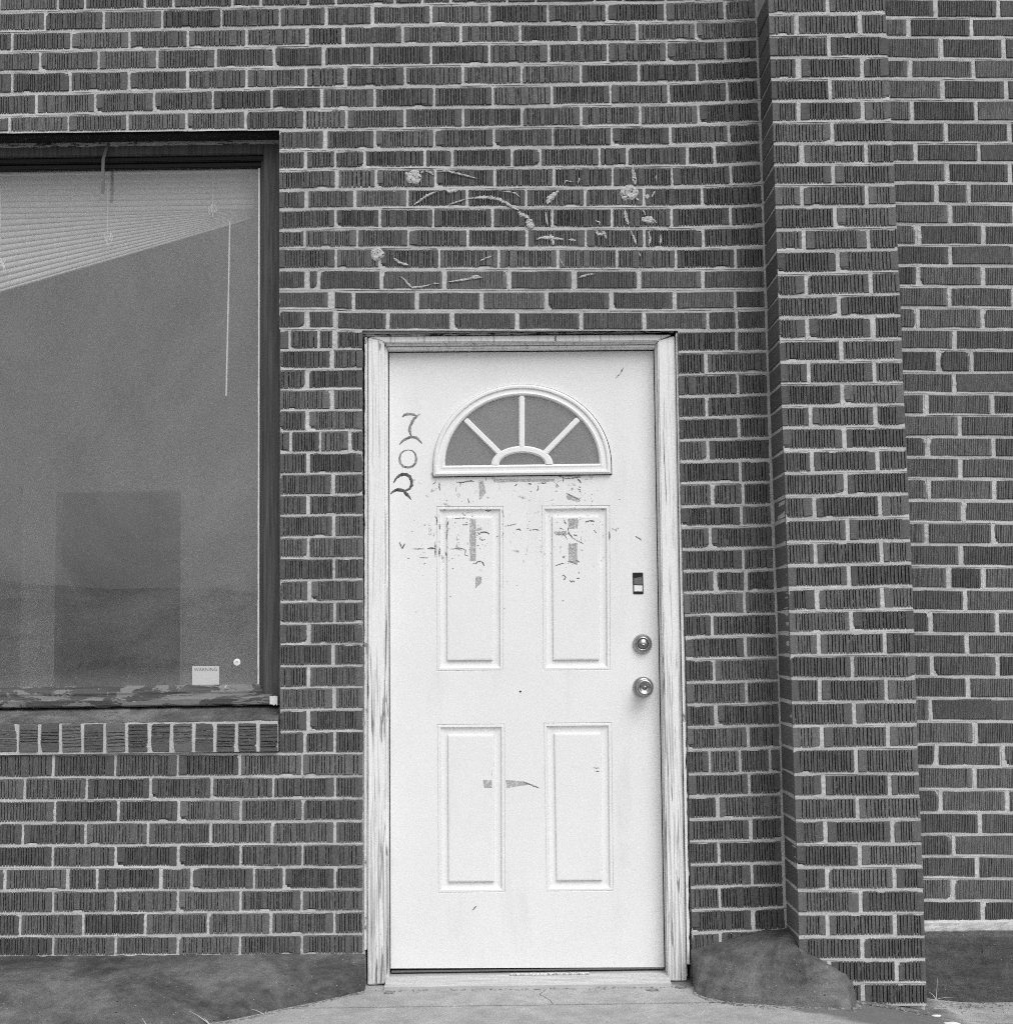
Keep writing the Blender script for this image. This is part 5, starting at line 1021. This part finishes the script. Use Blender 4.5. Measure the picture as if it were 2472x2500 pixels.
def bar(name, a, b, w, y0, y1, parent):
    a, b = Vector(a), Vector(b); d = (b-a).normalized(); q = Vector((-d.y, d.x))*w/2
    return prism(name, [tuple(a-q), tuple(b-q), tuple(b+q), tuple(a+q)], y0, y1, M['white'], parent, .003, 2)
mu = F['munt']; wmu = .0195
for a, b in mu: bar('muntin', a, b, wmu, YD-.0095, YD+.012, fl)
fs_ = F['fan_small']; sa, sb, ia, ib = (fs_[1][0]-fs_[0][0])/2, fs_[2][1]-fc[1], (fs_[4][0]-fs_[3][0])/2, fs_[5][1]-fc[1]
def sarc(a, b, n=28): return [(fc[0]+a*math.cos(math.pi*i/n), fc[1]+b*math.sin(math.pi*i/n)) for i in range(n+1)]
A_, B_ = sarc(sa, sb), sarc(ia, ib); vs, fs = [], []
for (xo, zo), (xi, zi) in zip(A_, B_):
    xm, zm = (xo+xi)/2, (zo+zi)/2
    vs += [(xo, YD+.012, zo), (xo, YD-.006, zo), (xm+(xo-xm)*.6, YD-.0105, zm+(zo-zm)*.6), (xm+(xi-xm)*.6, YD-.0105, zm+(zi-zm)*.6), (xi, YD-.006, zi), (xi, YD+.012, zi)]
for i in range(len(A_)-1):
    for k in range(5): fs.append((6*i+k, 6*i+k+1, 6*i+7+k, 6*i+6+k))
mesh('muntin_arch', vs, fs, M['white'], fl)
angs = [0]+[math.atan2((mu[k][0][1]-fc[1])/fb, (mu[k][0][0]-fc[0])/fa) for k in (2, 0, 1)]+[math.pi]
for a, b in zip(angs, angs[1:]):
    o_ = [(fc[0]+(fa+.006)*math.cos(a+(b-a)*i/14), fc[1]+(fb+.006)*math.sin(a+(b-a)*i/14)) for i in range(15)]
    i_ = [(fc[0]+(sa+ia)/2*math.cos(b+(a-b)*i/10), fc[1]+(sb+ib)/2*math.sin(b+(a-b)*i/10)) for i in range(11)]
    prism('pane', o_+i_, YD+.004, YD+.008, M['glass_door'], fl)
prism('pane', sarc((sa+ia)/2, (sb+ib)/2, 20), YD+.004, YD+.008, M['glass_door'], fl)
PROF = prof_panel
def door_depth(x, z):
    for (xa, za), (xb, zb), (xc, zc), (xd, zd) in panels:
        o_ = min(x-max(xa, xd), min(xb, xc)-x, min(za, zb)-z, z-max(zc, zd))
        if o_ > 0:
            for (a, da), (b, db_) in zip(PROF, PROF[1:]):
                if a <= o_ <= b: return da+(db_-da)*(o_-a)/(b-a)
            return 0.0
    return 0.0
def drape(vs): return [(v[0], v[1]+door_depth(v[0], v[2]), v[2]) for v in vs]
# painted number
NR_ = random.Random(12)
def strokes(name, lines, w, mat):
    V, Fc = [], []
    for pts in lines:
        vs, fs = ribbon_geo(pts, w, YD-.0001, .0006, NR_, True, .22, .003); o0 = len(V); V += vs; Fc += [tuple(i+o0 for i in f) for f in fs]
    return mesh(name, V, Fc, mat, door)
tag(strokes('number_seven', F['seven'], .0092, M['num']), 'hand painted faded 7')
tag(strokes('number_zero', F['zero'], .0078, M['num']), 'hand painted faded 0')
tag(strokes('number_two', F['two'], .0108, M['num_dark']), 'hand painted darker 2')
# old tape and scuffs
for q in F['tape']:
    cx = sum(p[0] for p in q)/len(q); cz = sum(p[1] for p in q)/len(q); pts = []
    for a, b in zip(q, q[1:]+q[:1]):
        for i in range(7):
            t = i/7; j = .0012; pts.append((a[0]+(b[0]-a[0])*t+NR_.uniform(-j, j), a[1]+(b[1]-a[1])*t+NR_.uniform(-j, j)))
    if len(q) == 4:
        n_ = 12; gv, gf = [], []
        for a_ in range(n_+1):
            for b_ in range(n_+1):
                u_, v_ = a_/n_, b_/n_
                x = (q[0][0]*(1-u_)+q[1][0]*u_)*(1-v_)+(q[3][0]*(1-u_)+q[2][0]*u_)*v_+NR_.uniform(-.0007, .0007)
                z = (q[0][1]*(1-u_)+q[1][1]*u_)*(1-v_)+(q[3][1]*(1-u_)+q[2][1]*u_)*v_+NR_.uniform(-.0007, .0007)
                gv.append((x, YD-.0005, z))
        for a_ in range(n_):
            for b_ in range(n_): gf.append((a_*(n_+1)+b_, a_*(n_+1)+b_+1, (a_+1)*(n_+1)+b_+1, (a_+1)*(n_+1)+b_))
        mesh('tape_residue', drape(gv), gf, M['tape'], door)
V, Fc = [], []
for pts in F['scr']:
    vs, fs = ribbon_geo(pts, NR_.uniform(.003, .0062), YD+.0002, .0009, NR_, True, .5, .003); vs = drape(vs); o0 = len(V); V += vs; Fc += [tuple(i+o0 for i in f) for f in fs]
for _ in range(260):
    x = NR_.choice((NR_.gauss(-.13, .08), NR_.gauss(.22, .07), NR_.uniform(-.36, .4))); z = NR_.gauss(1.52, .1); r_ = NR_.uniform(.0008, .0026)
    if abs(z-1.5) > .3: continue
    vs, fs = ribbon_geo([(x, z), (x+NR_.uniform(-.008, .008), z+NR_.uniform(-.004, .004))], r_*1.4, YD+.0002, .0008, NR_, True, .5, .003); vs = drape(vs); o0 = len(V); V += vs; Fc += [tuple(i+o0 for i in f) for f in fs]
o = mesh('scuff_marks', V, Fc, M['scuff'], door); o['kind'] = 'stuff'
V, Fc = [], []
for _ in range(70):
    x = NR_.choice((NR_.gauss(-.13, .09), NR_.gauss(.22, .07), NR_.uniform(-.36, .3))); z = NR_.choice((NR_.gauss(1.5, .08), NR_.gauss(1.66, .02)))
    L = NR_.uniform(.008, .035); an = NR_.choice((0, math.pi/2))+NR_.gauss(0, .15)
    vs, fs = ribbon_geo([(x, z), (x+L*math.cos(an), z+L*math.sin(an))], NR_.uniform(.003, .012), YD+.0001, .0007, NR_, True, .5, .004); vs = drape(vs); o0 = len(V); V += vs; Fc += [tuple(i+o0 for i in f) for f in fs]
o = mesh('smudges', V, Fc, M['smudge'], door); o['kind'] = 'stuff'
# hardware
db = F['deadbolt']; rr = F['deadbolt_r']
lock = lathe('deadbolt', [(rr, 0), (rr, .005), (rr*.97, .009), (rr*.68, .021), (rr*.60, .022), (rr*.58, .017), (rr*.56, .017), (rr*.54, .0205), (.001, .0215)], db[0], db[1], YD, M['metal'], door)
lathe('key_plug', [(rr*.2, .020), (rr*.2, .0235), (.0005, .024)], db[0]+.001, db[1]-.005, YD, M['metal'], lock, 20)
box('keyway', db[0]-.0002, db[0]+.0022, YD-.0246, YD-.023, db[1]-.011, db[1]-.003, M['keyway'], lock)
kb = F['knob']; kr = F['knob_r']
rose = lathe('knob', [(kr, 0), (kr, .004), (kr*.95, .009), (kr*.80, .014), (kr*.5, .016), (kr*.42, .03), (kr*.62, .038), (kr*.78, .05), (kr*.80, .06), (kr*.70, .067), (kr*.52, .0665), (kr*.46, .063), (kr*.2, .062), (.001, .062)], kb[0]-.001, kb[1], YD, M['metal'], door)
lathe('key_plug', [(kr*.19, .060), (kr*.19, .066), (.0005, .0665)], kb[0]-.001, kb[1], YD, M['metal'], rose, 20)
box('keyway', kb[0]-.002, kb[0]+.0, YD-.0672, YD-.064, kb[1]-.004, kb[1]+.004, M['keyway'], rose)
pp = F['plate']
pl_ = prism('latch_plate', [tuple(q) for q in pp], YD-.003, YD+.001, M['black'], door, .001, 1)
pw = F['plate_w']; prism('label', [tuple(q) for q in pw], YD-.0036, YD-.0028, M['white'], pl_)
prism('foam_patch', [(pp[0][0]+.004, pp[0][1]-.02), (pp[1][0]-.004, pp[1][1]-.014), (pw[1][0], pw[1][1]+.003), (pw[0][0], pw[0][1]+.003)], YD-.0034, YD-.0028, M['rubber'], pl_)
pe = F['peep']; lathe('screw_hole', [(.0035, 0), (.0033, .0006), (.0005, .0006)], pe[0], pe[1], YD, M['black'], door, 14)
sw = box('door_sweep', outer[3][0]+.002, outer[2][0]-.002, YD+.002, YD+.03, .0285, outer[2][1]-.0005, M['rubber'], door)

# ------------------------------------------------------------------ door frame
df = empty('door_surround', (.05, .03, 0)); tag(df, 'weathered white wooden frame around the white door', 'door frame')
YC = .025
cl, cr, ct = F['casingL'], F['casingR'], F['casingT']
def casing(name, poly, parent): return prism(name, [tuple(q) for q in poly], YC, .10, M['casing'], parent, .004, 2)
ci_l = [(cl[0][0], cl[0][1]), (cl[1][0], cl[1][1]-.018), (cl[2][0], .006), (cl[3][0], .002)]
casing('side_casing', [(cl[0][0], cl[0][1]), (cl[1][0], ct[3][1]+.002), (cl[2][0], .006), (cl[3][0], .002)], df)
casing('side_casing', [(cr[0][0], ct[2][1]+.0), (cr[1][0], cr[1][1]-.001), (cr[2][0], .001), (cr[3][0], .002)], df)
prism('head_casing', [(cl[0][0]+.0035, cl[0][1]+.001), (cr[1][0]-.012, ct[1][1]+.0005), (ct[2][0]-.004, ct[2][1]), (ct[3][0]+.004, ct[3][1])][::-1], YC+.002, .10, M['casing'], df, .003, 2)
# jambs and stops behind the casing
def lerp_x(a, b, z): return a[0]+(b[0]-a[0])*(z-a[1])/(b[1]-a[1])
dl0, dl1, dr0, dr1 = dq[0], dq[3], dq[1], dq[2]
def jamb(pa, pb, dz, sgn):
    za, zb = dq[0][1]+.02, .01
    prism('stop', [(pa[0]-sgn*.0035, za), (pb[0]-sgn*.0035, zb), (pb[0]-sgn*.03, zb), (pa[0]-sgn*.03, za)], .052, .125, M['casing'], df, .003, 2)
    prism('jamb', [(pa[0]-sgn*.03, za+.02), (pb[0]-sgn*.03, zb), (pb[0]-sgn*.075, zb), (pa[0]-sgn*.075, za+.02)], .06, .16, M['casing'], df)
jamb(dl0, dl1, 0, 1); jamb(dr0, dr1, 0, -1)
prism('head_stop', [(dl0[0]-.004, dl0[1]+.0045), (dr0[0]+.004, dr0[1]+.0045), (dr0[0]+.004, dr0[1]+.016), (dl0[0]-.004, dl0[1]+.016)], .050, .125, M['casing'], df, .003, 2)
prism('head_stop', [(dl0[0]-.012, dl0[1]+.0165), (dr0[0]+.01, dr0[1]+.0165), (dr0[0]+.01, dr0[1]+.05), (dl0[0]-.012, dl0[1]+.05)], .038, .16, M['casing'], df, .005, 3)
box('gap_board', DX0, DX1, .1005, .16, 2.15, DZ1+.02, M['black'], df)
wavy_strip('flashing', DX0+.004, DX1-.008, 2.1895, 2.1955, .03, .08, M['ragged'], df, .0022, False, 140, 3)
def v_strip(name, a, b, w, y0, y1, mat, amp, seed):
    """bead down a casing edge from a (top) to b (foot)"""
    vs, fs = [], []; n = 150
    for i in range(n+1):
        t = i/n; x = a[0]+(b[0]-a[0])*t; z = a[1]+(b[1]-a[1])*t
        e = amp*noise.noise((t*40, seed, 0))+amp*.7*noise.noise((t*110, seed, 3))
        vs += [(x, y0, z), (x+w+e, y0+.002, z), (x+w+e, y1, z), (x, y1, z)]
    for i in range(n):
        for k in range(4): fs.append((4*i+k, 4*i+(k+1) % 4, 4*i+4+(k+1) % 4, 4*i+4+k))
    fs += [(0, 1, 2, 3), (4*n+3, 4*n+2, 4*n+1, 4*n)]
    return mesh(name, vs, fs, mat, df)
v_strip('caulk_bead', (cl[0][0]-.0022, cl[0][1]-.004), (cl[3][0]-.0022, .12), -.0075, .014, .09, M['caulk'], .0022, 2)
v_strip('caulk_bead', (cr[1][0]+.0022, cr[1][1]+.004), (cr[2][0]+.0022, .06), .0085, .010, .09, M['caulk'], .0035, 6)
# threshold
tx0, tx1 = F['thresh'][0][0]+.004, F['thresh'][1][0]-.004
prof = [(-.036, .0), (-.036, .0095), (-.030, .0115), (-.0285, .0085), (-.027, .0085)]
y = -.026
for i in range(7): prof += [(y, .0115+i*.0016), (y+.0058, .0122+i*.0016), (y+.0066, .0072+i*.0016), (y+.0095, .0072+i*.0016)]; y += .0115
prof += [(.058, .0215), (.066, .0225), (.12, .0225), (.12, .0)]
th = rail('threshold', prof, tx0, tx1, M['alu'], df, 4, 0, 1)
box('threshold_strip', -.01, .255, .05, .066, .0215, .0265, M['casing'], df, .001)

# ------------------------------------------------------------------ small things on the ground
def weed(name, base, tips, label, mat=M['straw'], w=.0018):
    vs, fs = [], []
    for (dx, dy, dz, bend) in tips:
        o0 = len(vs)
        for i in range(6):
            t = i/5; q = Vector(base)+Vector((dx*t+bend*t*t, dy*t, dz*t-abs(bend)*.4*t*t)); r_ = w*(1-.7*t)
            for k in range(3): a = k*2.094; vs.append((q.x+r_*math.cos(a), q.y+r_*math.sin(a), q.z+r_*.3*math.sin(a)))
        for i in range(5):
            for k in range(3): fs.append((o0+3*i+k, o0+3*i+(k+1) % 3, o0+3*i+3+(k+1) % 3, o0+3*i+3+k))
    o = mesh(name, vs, fs, mat); tag(o, label, 'dry weed', 'dry weeds along the foot of the wall'); return o
weed('dry_weed', (-1.075, -.50, -.005), [(-.012, 0, .05, -.01), (-.004, .01, .03, .004)], 'single dry stalk standing before the cement base under the window')
weed('dry_weed', (-.91, -.425, -.002), [(-.055, .02, .042, -.012), (.0, .0, .012, .01), (-.02, .01, .018, 0)], 'dry stem leaning on the cement base by the edge of the sidewalk')
weed('dry_weed', (-.765, -.315, -.002), [(-.03, .0, .022, -.01), (.02, 0, .012, .008), (.005, 0, .016, 0)], 'small dry tuft growing where the cement base meets the sidewalk joint')
weed('dry_weed', (1.385, -.03, -.055), [(.008, .0, .07, 0), (-.01, .0, .03, -.012), (.03, -.02, .02, .02)], 'thin upright dry stalk by the foundation past the pier')
weed('dry_weed', (1.33, -.2, -.04), [(.06, .01, .022, .02), (.075, .02, .012, .02), (.03, -.03, .01, .01), (.04, 0, .03, .01)], 'dry twigs lying at the foot of the pier corner')
GRV = random.Random(31)
def pebbles(name, spots, label):
    bm = bmesh.new()
    for (x, y, z, r_) in spots:
        r2 = bmesh.ops.create_icosphere(bm, subdivisions=1, radius=r_)
        s = (GRV.uniform(.7, 1.4), GRV.uniform(.7, 1.3), GRV.uniform(.4, .8))
        for v in r2['verts']:
            k = 1+GRV.uniform(-.25, .25); v.co = Vector((v.co.x*s[0]*k+x, v.co.y*s[1]*k+y, v.co.z*s[2]*k+z))
    o = bm_obj(name, bm, M['grit']); tag(o, label, 'grit', kind='stuff'); return o
def along(line, n, spread, zoff=0):
    out = []
    for _ in range(n):
        i = GRV.randrange(len(line)-1); t = GRV.random(); a, b = line[i], line[i+1]
        x = a[0]+(b[0]-a[0])*t; y = a[1]+(b[1]-a[1])*t-abs(GRV.gauss(0, spread))
        out.append((x, y, ground_z(x)+.0008, abs(GRV.gauss(0, .0022))+.0011))
    return out
sp = along([(q[0], q[1]) for q in footL[2:]], 420, .014)+along([(q[0], q[1]) for q in footR], 420, .016)+along([(1.08, PY-.01), (1.31, PY-.01)], 120, .03)+along([(1.31, -.02), (1.75, -.0)], 200, .07)+along([(-.45, -.04), (.56, -.04)], 110, .012)
pebbles('grit', sp, 'loose grit and crumbs along the foot of the wall')
def chip(x, y, r_, label, seed, mat):
    bm = bmesh.new(); bmesh.ops.create_icosphere(bm, subdivisions=2, radius=r_)
    for v in bm.verts:
        k = 1+.45*noise.noise(v.co*60+Vector((seed, 0, 0))); v.co = Vector((v.co.x*k*1.7+x, v.co.y*k+y, v.co.z*k*.35+ground_z(x)+r_*.2))
    o = bm_obj('mortar_crumb', bm, mat); tag(o, label, 'crumb', 'crumbs on the sidewalk'); return o
chip(.455, -.085, .013, 'flat grey crumb on the sidewalk below the lock side of the threshold', 1, M['grit'])
chip(-.405, -.075, .011, 'flat dark crumb on the sidewalk below the hinge side of the threshold', 2, M['grit'])
chip(1.345, -.33, .014, 'white scrap of debris on the sidewalk below the pier corner', 3, M['white'])
chip(1.325, -.245, .009, 'small white chip against the pier foot', 4, M['white'])
for (x, y, r_, lb, sd_) in ((.545, -.055, .012, 'pale crumb under the foot of the door casing beside the cement mound', 5), (.08, -.055, .006, 'little crumb against the middle of the threshold', 6)):
    chip(x, y, r_, lb, sd_, M['grit'])
# hairline cracks in the sidewalk strip
CR = random.Random(4)
def crack(pts, w, label):
    vs, fs = [], []
    P2 = []
    for a, b in zip(pts, pts[1:]):
        for i in range(8): t = i/8; P2.append((a[0]+(b[0]-a[0])*t+CR.uniform(-.002, .002), a[1]+(b[1]-a[1])*t+CR.uniform(-.002, .002)))
    P2.append(pts[-1])
    for i, (x, y) in enumerate(P2): h = w*CR.uniform(.4, 1.2)/2; vs += [(x-h, y, .0008), (x+h, y, .0008)]
    for i in range(len(P2)-1): fs.append((2*i, 2*i+1, 2*i+3, 2*i+2))
    o = mesh('crack', vs, fs, M['asphalt'], walk); return o
crack([(.11, -.045), (.085, -.12), (.115, -.19), (.125, -.243)], .0022, '')
